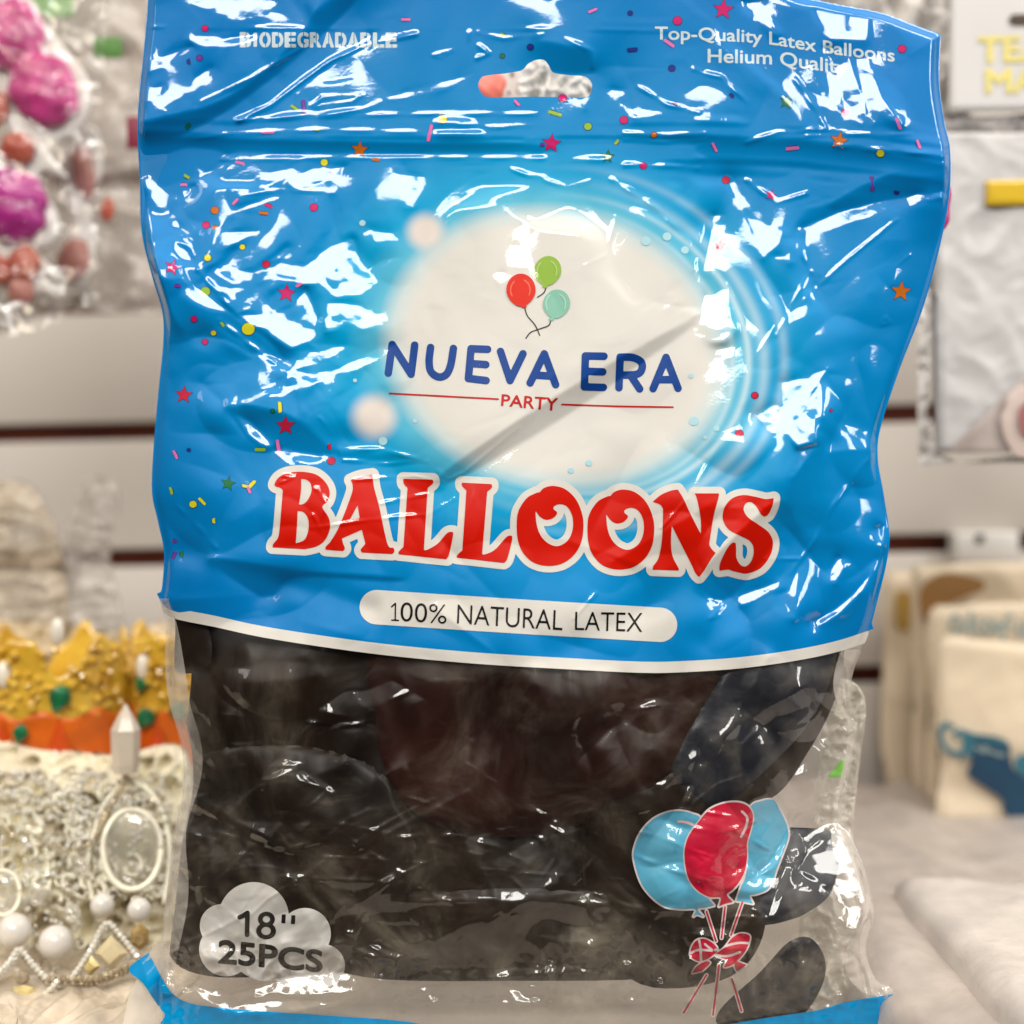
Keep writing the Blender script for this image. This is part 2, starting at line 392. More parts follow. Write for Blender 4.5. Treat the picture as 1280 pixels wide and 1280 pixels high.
# facets that turn towards the ceiling lamp ---------------------------------
LAMP = np.array([-0.16, -1.55, 1.12])
TL, TR, ML, MR, EL, LR, LB = ((160, 0), 2.4615), ((680, 0), 2.1333), ((160, 400), 2.4615), ((660, 400), 2.4615), ((440, 230), 2.667), ((660, 800), 2.4615), ((160, 760), 2.4615)
PATCH = [
 (TL, [(190, 0), (450, 0), (425, 45), (330, 62), (230, 20)], .8), (TL, [(180, 115), (240, 105), (300, 118), (385, 104), (380, 122), (300, 142), (215, 140)], 1),
 (TL, [(50, 185), (110, 170), (190, 142), (155, 162), (110, 205), (45, 220)], 1), (TL, [(100, 335), (170, 290), (210, 235), (252, 208), (240, 245), (190, 295), (180, 310), (115, 345)], 1),
 (TL, [(36, 285), (105, 260), (95, 290), (40, 315)], 1), (TL, [(660, 172), (745, 105), (720, 152), (670, 178)], 1), (TL, [(500, 275), (540, 262), (600, 210), (650, 180), (560, 262), (520, 285)], 1),
 (TL, [(800, 302), (860, 278), (960, 255), (1060, 225), (980, 270), (870, 296)], .8), (TL, [(42, 560), (90, 530), (140, 512), (115, 535), (85, 560), (110, 595), (160, 600), (200, 572), (185, 602), (130, 610), (95, 635)], 1),
 (TL, [(200, 500), (240, 495), (270, 505), (225, 545), (212, 520)], 1), (TL, [(398, 552), (430, 528), (505, 512), (480, 542), (430, 558)], 1), (TL, [(488, 562), (560, 518), (664, 510), (644, 560), (635, 592), (615, 590), (635, 545), (560, 562), (510, 572)], 1),
 (TL, [(803, 525), (842, 502), (852, 530), (910, 545), (882, 637), (853, 637), (845, 590)], 1), (TL, [(342, 605), (380, 582), (430, 574), (360, 600)], 1),
 (TL, [(240, 805), (288, 690), (330, 640), (430, 608), (465, 603), (320, 668), (302, 710), (402, 710), (330, 748), (282, 768), (262, 808), (215, 830), (188, 826)], 1), (TL, [(448, 792), (490, 756), (492, 792), (430, 802)], 1),
 (TL, [(262, 820), (380, 832), (450, 815), (560, 810), (600, 770), (690, 732), (712, 810), (762, 865), (720, 902), (640, 912), (610, 870), (540, 872), (450, 850), (400, 872), (370, 950), (338, 962), (300, 900), (268, 890), (350, 880), (288, 850)], 1),
 (TL, [(338, 965), (440, 965), (510, 940), (545, 888), (562, 930), (582, 985), (500, 1032), (430, 1012), (380, 1000)], 1), (TL, [(618, 930), (700, 933), (760, 970), (800, 950), (792, 1000), (720, 1012), (640, 985)], 1),
 (ML, [(395, -5), (480, 0), (570, 25), (565, 62), (500, 85), (440, 45)], 1), (ML, [(600, 0), (690, -5), (640, 30), (610, 35)], 1), (ML, [(458, 236), (480, 203), (560, 183), (600, 158), (680, 138), (760, 88), (802, 84), (770, 122), (700, 152), (640, 167), (580, 192), (550, 207), (500, 217)], 1),
 (ML, [(488, 157), (560, 108), (620, 88), (665, 78), (600, 122), (540, 142)], 1), (ML, [(333, 288), (372, 308), (432, 370), (442, 392), (410, 382), (370, 352)], 1), (ML, [(448, 398), (512, 442), (488, 432)], 1), (ML, [(510, 408), (532, 412), (525, 422)], 1),
 (TR, [(533, 5), (582, 0), (622, 92), (600, 76), (560, 40)], 1), (TR, [(718, 24), (862, 34), (862, 106), (760, 102), (735, 60)], .5), (TR, [(748, 128), (800, 128), (852, 270), (852, 332), (808, 312), (788, 220)], 1),
 (TR, [(828, 148), (862, 158), (892, 250), (952, 332), (900, 292), (880, 332), (848, 252)], 1), (TR, [(658, 168), (702, 235), (772, 275), (782, 297), (730, 272), (678, 216)], 1), (TR, [(172, 236), (212, 238), (252, 290), (322, 300), (240, 312), (218, 290)], 1),
 (TR, [(483, 468), (512, 490), (552, 550), (592, 600), (632, 610), (622, 652), (585, 687), (558, 620), (518, 540)], 1), (TR, [(613, 680), (652, 680), (657, 702), (630, 697)], 1), (TR, [(453, 570), (477, 573), (492, 620), (492, 680), (482, 740), (492, 800), (497, 860), (470, 882), (418, 898), (408, 870), (428, 780), (418, 740), (438, 650)], 1),
 (TR, [(688, 605), (780, 568), (900, 543), (1000, 512), (1068, 524), (1000, 532), (860, 577), (720, 622), (698, 657)], 1), (TR, [(73, 258), (112, 264), (107, 292)], 1), (TR, [(410, 180), (470, 200), (540, 268), (490, 225)], .7),
 (MR, [(518, 0), (622, 0), (642, 30), (602, 62), (558, 62)], 1), (MR, [(578, 88), (632, 78), (627, 112), (592, 122), (570, 192), (573, 120)], 1), (MR, [(698, 292), (750, 260), (780, 272), (778, 190), (850, 172), (922, 146), (895, 190), (842, 250), (850, 290), (880, 300), (882, 332), (880, 372), (830, 387), (800, 352), (738, 342)], 1), (MR, [(900, 190), (905, 300), (870, 285), (862, 250)], 1),
 (MR, [(818, 482), (835, 400), (882, 390), (860, 422)], .8), (MR, [(643, 850), (690, 828), (772, 803), (767, 827), (700, 862), (653, 877)], 1), (MR, [(778, 840), (800, 830), (832, 758), (837, 740), (822, 850), (820, 922)], 1),
 (MR, [(928, 770), (950, 728), (972, 760), (945, 807)], 1), (MR, [(876, 925), (940, 890), (1000, 840), (1062, 768), (1030, 832), (960, 902), (898, 940)], 1), (MR, [(1075, 640), (1105, 625), (1125, 660), (1095, 695)], 1),
 (EL, [(533, 200), (560, 138), (582, 200), (577, 277), (533, 267)], 1), (EL, [(474, 310), (490, 290), (510, 295), (512, 318), (490, 334)], 1),
 (LR, [(828, 560), (890, 538), (962, 600), (1002, 680), (1032, 800), (1010, 892), (975, 882), (985, 800), (940, 742), (880, 762), (830, 702), (860, 650)], 1.0), (LR, [(738, 840), (800, 658), (817, 680), (790, 762), (760, 852)], 1), (LR, [(700, 722), (760, 660), (797, 588), (770, 680), (730, 715)], .9), (LR, [(640, 698), (676, 703), (672, 715), (643, 710)], 1),
 (LB, [(195, 1155), (300, 1190), (500, 1132), (700, 1118), (690, 1182), (520, 1192), (400, 1180), (300, 1240), (220, 1200)], .9), (LB, [(930, 1112), (1100, 1105), (1280, 1100), (1280, 1122), (1000, 1150)], .7), (LB, [(1160, 1165), (1200, 1172), (1235, 1212), (1190, 1208)], 1),
 (LB, [(290, 1225), (420, 1205), (560, 1200), (660, 1215), (500, 1240), (330, 1245)], .9), (LB, [(690, 1045), (760, 1030), (860, 1070), (760, 1075)], .8), (LB, [(240, 900), (330, 870), (300, 885)], .0),
 (LR, [(0, 905), (120, 905), (250, 925), (100, 930)], .6), (LR, [(190, 565), (200, 560), (180, 620)], .0), (LR, [(380, 440), (430, 420), (420, 450)], .9), (LR, [(720, 265), (830, 215), (850, 235), (770, 280)], .55), (LR, [(895, 300), (920, 290), (910, 330)], 1),
 (LR, [(800, 430), (850, 370), (845, 410)], .9),
]
# facets that turn down or aside and stay dark: polygon, slope to the right, slope upwards
DARK = [
 (None, [(552, 592), (640, 530), (716, 482), (800, 432), (872, 392), (878, 402), (812, 446), (730, 504), (650, 556), (566, 600)], -.30, .42),
 (TL, [(30, 395), (130, 425), (330, 320), (560, 140), (640, 60), (700, -10), (610, -10), (540, 90), (420, 220), (260, 320), (60, 365)], -.3, .5),
 (TL, [(30, 420), (330, 425), (900, 440), (1280, 442), (1280, 472), (900, 474), (330, 475), (40, 480)], 0, .45),
 (TL, [(80, 800), (130, 830), (330, 975), (460, 1080), (440, 1120), (300, 1040), (160, 1010)], -.4, .4),
 (ML, [(310, 260), (470, 275), (600, 370), (620, 420), (500, 402), (400, 385), (330, 310)], -.1, .5),
 (ML, [(250, 735), (380, 745), (560, 770), (830, 790), (800, 800), (520, 790), (440, 850), (380, 830)], -.15, .5),
 (ML, [(660, 402), (780, 402), (905, 434), (800, 438), (670, 428)], 0, .3),
 (TR, [(0, 95), (60, 110), (120, 140), (130, 195), (60, 200), (0, 185)], 0, .45),
 (TR, [(760, 545), (900, 470), (1080, 440), (1075, 505), (900, 535), (790, 560)], -.1, .5),
 (TR, [(430, 380), (700, 380), (1060, 440), (1000, 470), (700, 440), (440, 420)], 0, .28),
 (MR, [(530, 800), (600, 700), (760, 560), (800, 600), (700, 760), (600, 860)], -.4, .4),
 (MR, [(880, 420), (1060, 400), (1000, 470), (880, 640), (800, 560)], -.2, .15),
]
def solve_relief():
    gy_, gx_ = np.zeros_like(h_goal), np.zeros_like(h_goal)
    gx_[:, :-1] = np.diff(h_goal, axis=1); gy_[:-1, :] = np.diff(h_goal, axis=0)
    M = np.zeros_like(h_goal)
    for (zo, zs), pts, wgt in PATCH:
        if wgt <= 0: continue
        pl = Z(pts, zo, zs)
        xs = [p[0] for p in pl]; ys = [p[1] for p in pl]
        j0 = max(0, int((min(xs)-GX0)/GS)-3); j1 = min(GX.shape[1], int((max(xs)-GX0)/GS)+5)
        i0 = max(0, int((min(ys)-GY0)/GS)-3); i1 = min(GX.shape[0], int((max(ys)-GY0)/GS)+5)
        sl = (slice(i0, i1), slice(j0, j1))
        d = sdf_poly([pl], GX[sl], GY[sl])
        M[sl] = np.maximum(M[sl], wgt*sstep(1.2, -1.2, d))
    M *= (SD_OUT < 2)
    # wanted slope: surface normal half-way between camera and lamp
    px = (GX-640)*S; pz = (640-GY)*S; py = -HB*S
    def unit(a): return a/np.sqrt((a**2).sum(0))
    vc = unit(np.stack([0-px, -D-py, 0-pz])); vl = unit(np.stack([LAMP[0]-px, LAMP[1]-py, LAMP[2]-pz]))
    n = unit(vc+vl)
    hx = n[0]/n[1]; hz = n[2]/n[1]
    l1 = gauss_noise(GX.shape, 34, RNG)*1.1; l2 = gauss_noise(GX.shape, 10, RNG)*.17
    lump = l1+l2
    lx, ly = np.zeros_like(lump), np.zeros_like(lump)
    lx[:, :-1] = np.diff(lump, axis=1); ly[:-1] = np.diff(lump, axis=0)
    tx = hx*GS + lx*.55; ty = -hz*GS + ly*.55
    Mb = np.clip(M, 0, 1)
    gx = gx_*(1-Mb)+tx*Mb; gy = gy_*(1-Mb)+ty*Mb
    W = 1.0+60*Mb
    for zz, pts, sx, sy in DARK:
        pl = pts if zz is None else Z(pts, *zz)
        d = sdf_poly([smooth(pl, True, 4)], GX, GY)
        f = sstep(2.5, -2.5, d)*(1-Mb)
        gx = gx*(1-f)+f*(sx*GS+.3*gx_); gy = gy*(1-f)+f*(-sy*GS+.3*gy_); W = W+6*f
    W = np.where(SD_OUT > 4, .05, W)
    lam = 0.0006
    ell_ = ((GX-690)/235)**2+((GY-440)/195)**2 < 1
    def A(h):
        a = W*(np.roll(h, -1, 1)-h); b = W*(np.roll(h, -1, 0)-h)
        return np.roll(a, 1, 1)-a + np.roll(b, 1, 0)-b + lam*h
    ky = 2-2*np.cos(2*np.pi*np.fft.fftfreq(h_goal.shape[0]))[:, None]; kx = 2-2*np.cos(2*np.pi*np.fft.rfftfreq(h_goal.shape[1]))[None, :]
    P = 1.0/((kx+ky)*4.0+lam)
    pre = lambda r: np.fft.irfft2(np.fft.rfft2(r)*P, s=r.shape)
    h = h_goal.copy()
    free = (M < .02) & (SD_OUT < 0)
    for outer in range(6):
        a = W*gx; b = W*gy
        rhs = np.roll(a, 1, 1)-a + np.roll(b, 1, 0)-b + lam*h_goal
        r = rhs-A(h); z = pre(r); p = z.copy(); rz = (r*z).sum()
        for it in range(60 if outer == 0 else 40):
            Ap = A(p); al = rz/(p*Ap).sum()
            h += al*p; r -= al*Ap
            z = pre(r); rz2 = (r*z).sum(); p = z+(rz2/rz)*p; rz = rz2
        if outer == 5: break
        # elsewhere the film must not mirror the lamp: ease such slopes off it
        cx_ = (np.roll(h, -1, 1)-np.roll(h, 1, 1))/2/GS; cz_ = -(np.roll(h, -1, 0)-np.roll(h, 1, 0))/2/GS
        q = free & (GY < 1196) & (np.abs(cx_-hx) < .21) & (np.abs(cz_-hz) < .10)
        keep = (np.sin(GX*.021+GY*.013)+np.sin(GY*.031-GX*.017) > 1.6) & ~ell_ & (GY < 1190)   # a few stray glints stay
        q &= ~keep
        qs = blur(q.astype(float), 1.5); qs = np.clip(qs*1.6, 0, 1)*(M < .02)
        gy = gy*(1-qs)+qs*(-(hz+.15)*GS); gx = gx*(1-qs)+qs*np.clip(gx, (hx-.3)*GS, (hx+.3)*GS); W = np.maximum(W, 1+(5+2*outer)*qs)
        W = np.where(SD_OUT > 4, .05, W)
    return h, M
H, PM = solve_relief()

# thin raised creases that catch the light as white threads ------------------
GL = [
 (TL, [(340, 370), (440, 325), (530, 255), (620, 190), (740, 135), (885, 105)], 2.2, 1.5), (TL, [(340, 372), (480, 358), (620, 350), (730, 338), (775, 315)], 2.2, 1.4), (TL, [(565, 325), (600, 300), (720, 293), (690, 312), (572, 330)], 1.8, 1.1),
 (TL, [(220, 315), (380, 240), (530, 150)], 2, 1.0), (TL, [(200, 785), (185, 760), (145, 735)], 2, 1.2), (TL, [(1050, 100), (1050, 125)], 2, 1.0), (TL, [(1075, 100), (1160, 120), (1275, 105)], 2, .9), (TL, [(1080, 140), (1110, 165), (1075, 180)], 2, 1.2), (TL, [(940, 170), (1000, 155), (960, 178), (940, 170)], 1.6, 1.0),
 (TL, [(215, 830), (330, 965)], 2.0, 1.6), (TL, [(340, 600), (480, 585), (600, 590)], 1.8, .9), (TL, [(160, 432), (340, 410), (600, 400), (900, 408)], 1.8, .9), (TL, [(115, 490), (330, 492), (600, 486), (900, 484), (1280, 488)], 1.8, 1.0),
 (TL, [(330, 372), (700, 355), (1000, 350), (1260, 352)], 1.8, 1.0), (TL, [(1020, 385), (1140, 392), (1240, 385)], 1.6, .9), (TL, [(1180, 520), (1230, 540), (1280, 545)], 1.8, 1.1),
 (ML, [(650, 398), (780, 398), (920, 434), (800, 442), (660, 430), (650, 398)], 1.7, 1.2), (ML, [(955, 465), (985, 490), (1035, 468), (1200, 330)], 1.8, 1.2), (ML, [(780, 565), (920, 535)], 1.6, 1.1), (ML, [(560, 640), (830, 605), (920, 600), (1005, 550)], 1.6, 1.0), (ML, [(700, 492), (880, 480), (980, 500)], 1.4, .8),
 (ML, [(280, 0), (380, 80), (490, 157)], 2.0, 1.5), (ML, [(590, 300), (625, 345)], 1.8, .8), (ML, [(480, 480), (510, 485), (470, 500)], 1.6, 1.1), (ML, [(580, 520), (610, 560), (590, 640), (570, 600)], 1.9, 1.3), (ML, [(140, 560), (220, 640), (270, 700)], 2.2, 1.0),
 (MR, [(510, 530), (550, 450), (592, 370)], 1.8, 1.3), (MR, [(410, 640), (490, 550)], 1.6, .9), (MR, [(1015, 470), (940, 570), (880, 680), (810, 780)], 2.0, 1.6), (MR, [(725, 735), (835, 735)], 1.6, 1.0), (MR, [(600, 880), (560, 920), (590, 910)], 1.8, 1.2), (MR, [(210, 840), (140, 920)], 1.6, .8), (MR, [(1060, 660), (1075, 720)], 1.8, 1.1), (MR, [(760, 20), (700, 120)], 2, .9), (MR, [(1080, 400), (1000, 480)], 1.8, 1.2),
 (TR, [(400, 185), (470, 205), (540, 270)], 2, 1.2), (TR, [(250, 230), (330, 280), (415, 300)], 1.8, 1.0), (TR, [(0, 480), (60, 500), (120, 482)], 1.8, 1.2), (TR, [(60, 105), (135, 140), (130, 180)], 2, 1.2), (TR, [(180, 480), (300, 555), (385, 640), (400, 720)], 2.4, .9), (TR, [(215, 355), (330, 362), (430, 355)], 1.8, 1.3), (TR, [(215, 372), (330, 380), (430, 372)], 1.8, 1.1), (TR, [(215, 440), (330, 442), (412, 448)], 2.2, 1.7),
 (TR, [(540, 380), (620, 355), (720, 345), (800, 350)], 2, 1.0), (TR, [(700, 362), (850, 358), (980, 358)], 1.8, 1.1), (TR, [(780, 390), (900, 402), (1025, 412)], 2.2, 1.6), (TR, [(690, 620), (690, 680), (712, 725)], 2, 1.2), (TR, [(690, 805), (800, 700), (940, 585)], 1.8, .9), (TR, [(540, 480), (620, 540), (700, 515)], 1.9, 1.2), (TR, [(670, 210), (730, 300), (750, 340)], 1.8, 1.1), (TR, [(105, 710), (165, 680), (190, 575)], 1.7, 1.0), (TR, [(900, 860), (910, 845), (922, 860), (900, 866)], 1.6, 1.1), (TR, [(620, 895), (700, 740)], 1.8, 1.0), (TR, [(430, 570), (400, 700)], 1.8, 1.0), (TR, [(930, 760), (940, 710), (975, 680)], 1.6, 1.0),
 (LB, [(160, 685), (330, 730), (600, 765), (900, 785), (1280, 822)], 1.3, .7), (LB, [(170, 320), (480, 345), (900, 375), (1280, 402)], 1.2, .45), (LB, [(600, 130), (610, 300), (640, 480)], 2.0, .8), (LB, [(850, 920), (940, 1030), (1000, 1000)], 2.2, 1.5), (LB, [(930, 1080), (1050, 1000), (1230, 900)], 2.6, 1.7), (LB, [(760, 560), (765, 540), (755, 590)], 1.4, .9), (LB, [(640, 1000), (700, 1000), (730, 940)], 2, 1.3), (LB, [(745, 930), (740, 1040)], 1.8, 1.1), (LB, [(1180, 830), (1235, 885)], 2, 1.1), (LB, [(180, 590), (270, 640), (320, 680)], 2.4, 1.8), (LB, [(415, 530), (500, 515), (560, 545), (630, 570)], 2.2, 1.5),
 (LR, [(0, 718), (330, 742)], 1.3, .7), (LR, [(370, 200), (740, 200)], 1.0, .35), (LR, [(480, 320), (760, 320)], 1.0, .4), (LR, [(350, 920), (380, 860), (420, 830), (500, 835)], 2.2, 1.5), (LR, [(430, 900), (560, 880), (640, 850), (730, 860), (700, 830)], 2.0, 1.4), (LR, [(440, 920), (500, 905), (560, 915)], 1.8, 1.2), (LR, [(205, 550), (250, 450), (340, 380)], 2, 1.0), (LR, [(490, 640), (600, 680), (670, 640)], 1.6, .9), (LR, [(480, 400), (520, 430), (530, 390)], 1.8, 1.1), (LR, [(560, 380), (580, 350), (600, 300)], 1.8, 1.0), (LR, [(0, 1000), (60, 1010), (130, 1060)], 2, 1.0), (LR, [(300, 1080), (310, 1000)], 1.8, .9),
 (LR, [(560, 790), (530, 740), (500, 720)], 1.5, .9), (LR, [(980, 560), (1010, 620)], 2, 1.0), (LR, [(900, 380), (940, 420), (930, 480), (960, 520)], 2, 1.2), (LR, [(910, 470), (950, 540), (940, 580)], 1.8, 1.2),
]
_q = random.Random(77)
for _ in range(64):     # fine creases all over the clear half
    x, y = _q.uniform(225, 1050), _q.uniform(850, 1225); a = _q.choice([-.7, -.5, -.15, .12, .5, -1.0])+_q.uniform(-.2, .2); L = _q.uniform(25, 95); b = _q.uniform(-.35, .35)
    p3 = [(x+t*L*math.cos(a+b*t), y+t*L*math.sin(a+b*t)) for t in (-1, -.5, 0, .5, 1)]
    if max(v[1] for v in p3) > 1240 or min(v[1] for v in p3) < 845: continue
    GL.append((((0, 0), 1), p3, _q.uniform(1.5, 3.0), _q.uniform(.5, 1.5)))
for (zo, zs), pts, sg, am in GL:
    if zo in ((160, 0), (680, 0)) and len(pts) >= 3 and abs(pts[0][1]-pts[-1][1]) < 25: am = am*.65
    ln = Z(pts, zo, zs)
    xs = [p[0] for p in ln]; ys = [p[1] for p in ln]
    j0 = max(0, int((min(xs)-GX0-14)/GS)); j1 = min(GX.shape[1], int((max(xs)-GX0+14)/GS)+2)
    i0 = max(0, int((min(ys)-GY0-14)/GS)); i1 = min(GX.shape[0], int((max(ys)-GY0+14)/GS)+2)
    sl = (slice(i0, i1), slice(j0, j1))
    d = sdf_lines([ln], GX[sl], GY[sl])
    w = 0.75+0.5*np.sin(GX[sl]*0.11+GY[sl]*0.17)
    H[sl] += am*np.exp(-(d/(sg*1.25))**2)*w
# settle the rim on the seam where front and back meet
floor_h = 1.0+np.minimum(inner, 60)*.10
H = np.where(SD_OUT < 0, np.maximum(H, floor_h*.6-2), H)
H = H*sstep(-1, 10, inner)*.9+H*.1
HS = blur(np.where(SD_OUT < 6, H, 0), 9)

def samp(F, x, y):
    u = np.clip((np.asarray(x)-GX0)/GS, 0, GX.shape[1]-1.001); v = np.clip((np.asarray(y)-GY0)/GS, 0, GX.shape[0]-1.001)
    j = u.astype(int); i = v.astype(int); fu = u-j; fv = v-i
    return (F[i, j]*(1-fu)+F[i, j+1]*fu)*(1-fv)+(F[i+1, j]*(1-fu)+F[i+1, j+1]*fu)*fv

def W3(x, y, h):
    """photo pixel + height (pixels) -> world"""
    k = S*(D-h*S)/D
    return np.stack([(x-640)*k, -h*S, (640-y)*k], -1)

def Bk(x, y, d):
    """photo pixel seen at depth d behind the bag plane -> world"""
    k = S*(D+d)/D
    return Vector(((x-640)*k, d, (640-y)*k))
# ------------------------------------------------------------------ the pouch
BAG = empty('balloon_pouch', (0, 0.0, -0.2))
tag(BAG, 'large glossy blue zip pouch with red lettering, black balloons in its clear lower half', 'balloon pouch')

def sheet(name, sd, X, Y, hfun, mats, parent, flip=False, cellmat=None):
    V, lo, st, tt = march(sd, X, Y)
    P = W3(V[:, 0], V[:, 1], hfun(V[:, 0], V[:, 1]))
    mi = None
    if cellmat is not None:
        cx = np.array([V[lo[a:a+n]].mean(0) for a, n in zip(st, tt)])
        mi = cellmat(cx[:, 0], cx[:, 1])
    if flip: lo = lo[::-1].copy(); tt = tt[::-1].copy(); st = np.concatenate([[0], np.cumsum(tt)[:-1]])
    return link(name, mesh_np(name, P, lo, st, tt, mi), mats, parent)

def front(off): return lambda x, y: samp(H, x, y)-off
LV = lambda k: 3.2-0.45*k           # print layers sit behind the clear laminate, in pixels

# clear laminate over the whole front
M_FILM = film_mat('clear_glossy_film', rough=0.065, haze=0.07, bump=0.04, bscale=900, haze_col=(.80, .70, .54), ior=1.58, sheen=.004, zones=True)
film_sd = np.maximum(SD_OUT-0.6, -(SD_HOLE-0.3))
sheet('clear_film', film_sd, GX, GY, front(0.0), M_FILM, BAG)

# printed blue panel
def panel_mat():
    t = NT('printed_blue_panel')
    tc = t.n('ShaderNodeTexCoord')
    sp = t.n('ShaderNodeSeparateXYZ', None, Vector=tc.outputs['Object'])
    K = 1/S/0.968
    px = t.math('MULTIPLY_ADD', sp.outputs[0], K, 640.0)
    py = t.math('MULTIPLY_ADD', sp.outputs[2], -K, 640.0)
    nz = t.n('ShaderNodeTexNoise', None, Vector=tc.outputs['Object'], Scale=14.0, Detail=2.0)
    nf = t.math('ADD', nz.outputs['Fac'], -0.5)
    def ell(cx, cy, rx, ry, rot):
        c, s = math.cos(rot), math.sin(rot)
        dx = t.math('ADD', px, -cx); dy = t.math('ADD', py, -cy)
        u = t.math('ADD', t.math('MULTIPLY', dx, c/rx), t.math('MULTIPLY', dy, s/rx))
        v = t.math('ADD', t.math('MULTIPLY', dx, -s/ry), t.math('MULTIPLY', dy, c/ry))
        return t.math('SQRT', t.math('ADD', t.math('MULTIPLY', u, u), t.math('MULTIPLY', v, v))), u, v
    r, u, v = ell(697, 432, 222, 180, math.radians(12))
    r = t.math('ADD', r, t.math('MULTIPLY', nf, 0.10))
    cr = t.n('ShaderNodeValToRGB'); t.set(cr, 'Fac', t.math('MULTIPLY', r, 0.3))
    e = cr.color_ramp
    stops = [(0.0, (.76, .735, .685)), (.255, (.76, .735, .685)), (.28, (.62, .72, .72)), (.312, (.10, .50, .70)), (.365, (.0, .37, .70)), (.47, (.0, .265, .63)), (.85, (.0, .20, .57))]
    e.elements[0].position = 0; e.elements[0].color = c4(stops[0][1]); e.elements[1].position = stops[-1][0]; e.elements[1].color = c4(stops[-1][1])
    for p, c in stops[1:-1]:
        q = e.elements.new(p); q.color = c4(c)
    col = cr.outputs[0]
    # brush-like swirls of light round the oval
    for (a, w, amt, rot) in ((1.10, .022, .7, 12), (1.20, .035, .5, 16), (1.31, .03, .35, 9), (1.02, .02, .5, 20)):
        r2, u2, v2 = ell(705, 430, 215, 178, math.radians(rot))
        d = t.math('DIVIDE', t.math('ADD', r2, -a), w)
        g = t.math('EXPONENT', t.math('MULTIPLY', t.math('MULTIPLY', d, d), -1.0))
        side = t.math('MULTIPLY_ADD', u2, 0.8, 0.25, clamp=True)
        col = t.mix(t.math('MULTIPLY', t.math('MULTIPLY', g, side), amt), col, (.62, .80, .86, 1))
    for cx, cy, rr in ((529, 281, 21), (466, 519, 24)):
        r3, _, _ = ell(cx, cy, rr, rr, 0)
        r3 = t.math('ADD', r3, t.math('MULTIPLY', nf, 0.5))
        f = t.n('ShaderNodeMapRange', {'interpolation_type': 'SMOOTHSTEP'}, Value=r3, From_Min=1.55, From_Max=0.5)
        col = t.mix(f.outputs[0], col, (.80, .72, .66, 1))
    p = t.n('ShaderNodeBsdfPrincipled', None, Base_Color=col, Roughness=0.38)
    p.inputs['Specular IOR Level'].default_value = 0.0
    return t.end(p.outputs[0])

up_poly = OUTLINE_UP = [p for p in smooth(LEFT, False, 5) if p[1] < 742] + BORDER_UP + [p for p in smooth(RIGHT, False, 5) if p[1] < 784][::-1]
sd_panel = np.maximum(sdf_poly([up_poly], GX, GY), -SD_HOLE)
sheet('printed_panel', sd_panel, GX, GY, front(LV(0)), panel_mat(), BAG)

# white border below the blue
M_WHITE = ink('white_print', (226, 222, 214))
bx, by = grid_for(184, 736, 1112, 850, 2)
sd = sdf_poly([BORDER_UP+BORDER_LOW[::-1]], bx, by)
sd = np.maximum(sd, samp(SD_OUT, bx, by))
sheet('white_border', sd, bx, by, front(LV(0)), M_WHITE, BAG)

# title -------------------------------------------------------------
C1, C2 = ((320, 570), 3.765), ((640, 580), 3.765)
c = 1
GLYPHS = []
def G(o, outer, *holes):
    GLYPHS.append([smooth(Z(outer, *o), True, 6)] + [smooth(Z(h, *o), True, 6) for h in holes])
G(C1, [(88, 130), (108, 100), (150, 80), (215, 74), (285, 88), (332, 130), (347, 175), (335, 215), (312, 240), (342, 290), (348, 340), (325, 395), (285, 425), (230, 438, c), (78, 430, c), (82, 412), (103, 385), (112, 330), (126, 162, c), (115, 150), (92, 143)],
  [(212, 108, c), (235, 110), (256, 128), (261, 165), (246, 203), (224, 225), (202, 228, c), (212, 160)], [(196, 258, c), (226, 266), (246, 300), (246, 350), (228, 394), (187, 411, c), (192, 340)])
G(C1, [(445, 113, c), (490, 96), (548, 87, c), (556, 150), (580, 240), (618, 412), (646, 432), (651, 450), (641, 461, c), (498, 454, c), (493, 440), (515, 413, c), (498, 347, c), (404, 388, c), (410, 412), (418, 434), (410, 447, c), (328, 441, c), (328, 427), (352, 400), (392, 330), (448, 185), (455, 140)], [(478, 232, c), (488, 293, c), (442, 299, c)])
G(C1, [(693, 107, c), (832, 111, c), (833, 128), (808, 150, c), (790, 441, c), (806, 441), (855, 412), (900, 362), (928, 357, c), (925, 385), (908, 465), (894, 485, c), (880, 484), (670, 462, c), (673, 448), (694, 428, c), (713, 150, c), (695, 130)])
G(C1, [(968, 125, c), (1110, 132, c), (1109, 150), (1088, 168, c), (1064, 462, c), (1080, 462), (1125, 440), (1180, 380), (1206, 376, c), (1203, 405), (1182, 485), (1166, 503, c), (944, 478, c), (947, 466), (971, 444, c), (990, 162, c), (970, 142)])
O_out = [(22, 290), (30, 222), (68, 162), (112, 137), (130, 133, c), (152, 112), (195, 103), (250, 118), (300, 165), (330, 235), (336, 300), (325, 370), (290, 430), (232, 470), (160, 479), (95, 460), (50, 415), (28, 360)]
O_in = [(110, 218, c), (132, 248), (160, 262), (190, 256), (208, 240), (212, 226), (196, 212), (200, 197), (230, 189), (262, 203), (285, 250), (285, 310), (262, 360), (217, 386), (172, 374), (136, 338), (116, 285)]
G(C2, O_out, O_in)
G(C2, [(p[0]+333, p[1]+17)+tuple(p[2:]) for p in O_out], [(p[0]+333, p[1]+17)+tuple(p[2:]) for p in O_in])
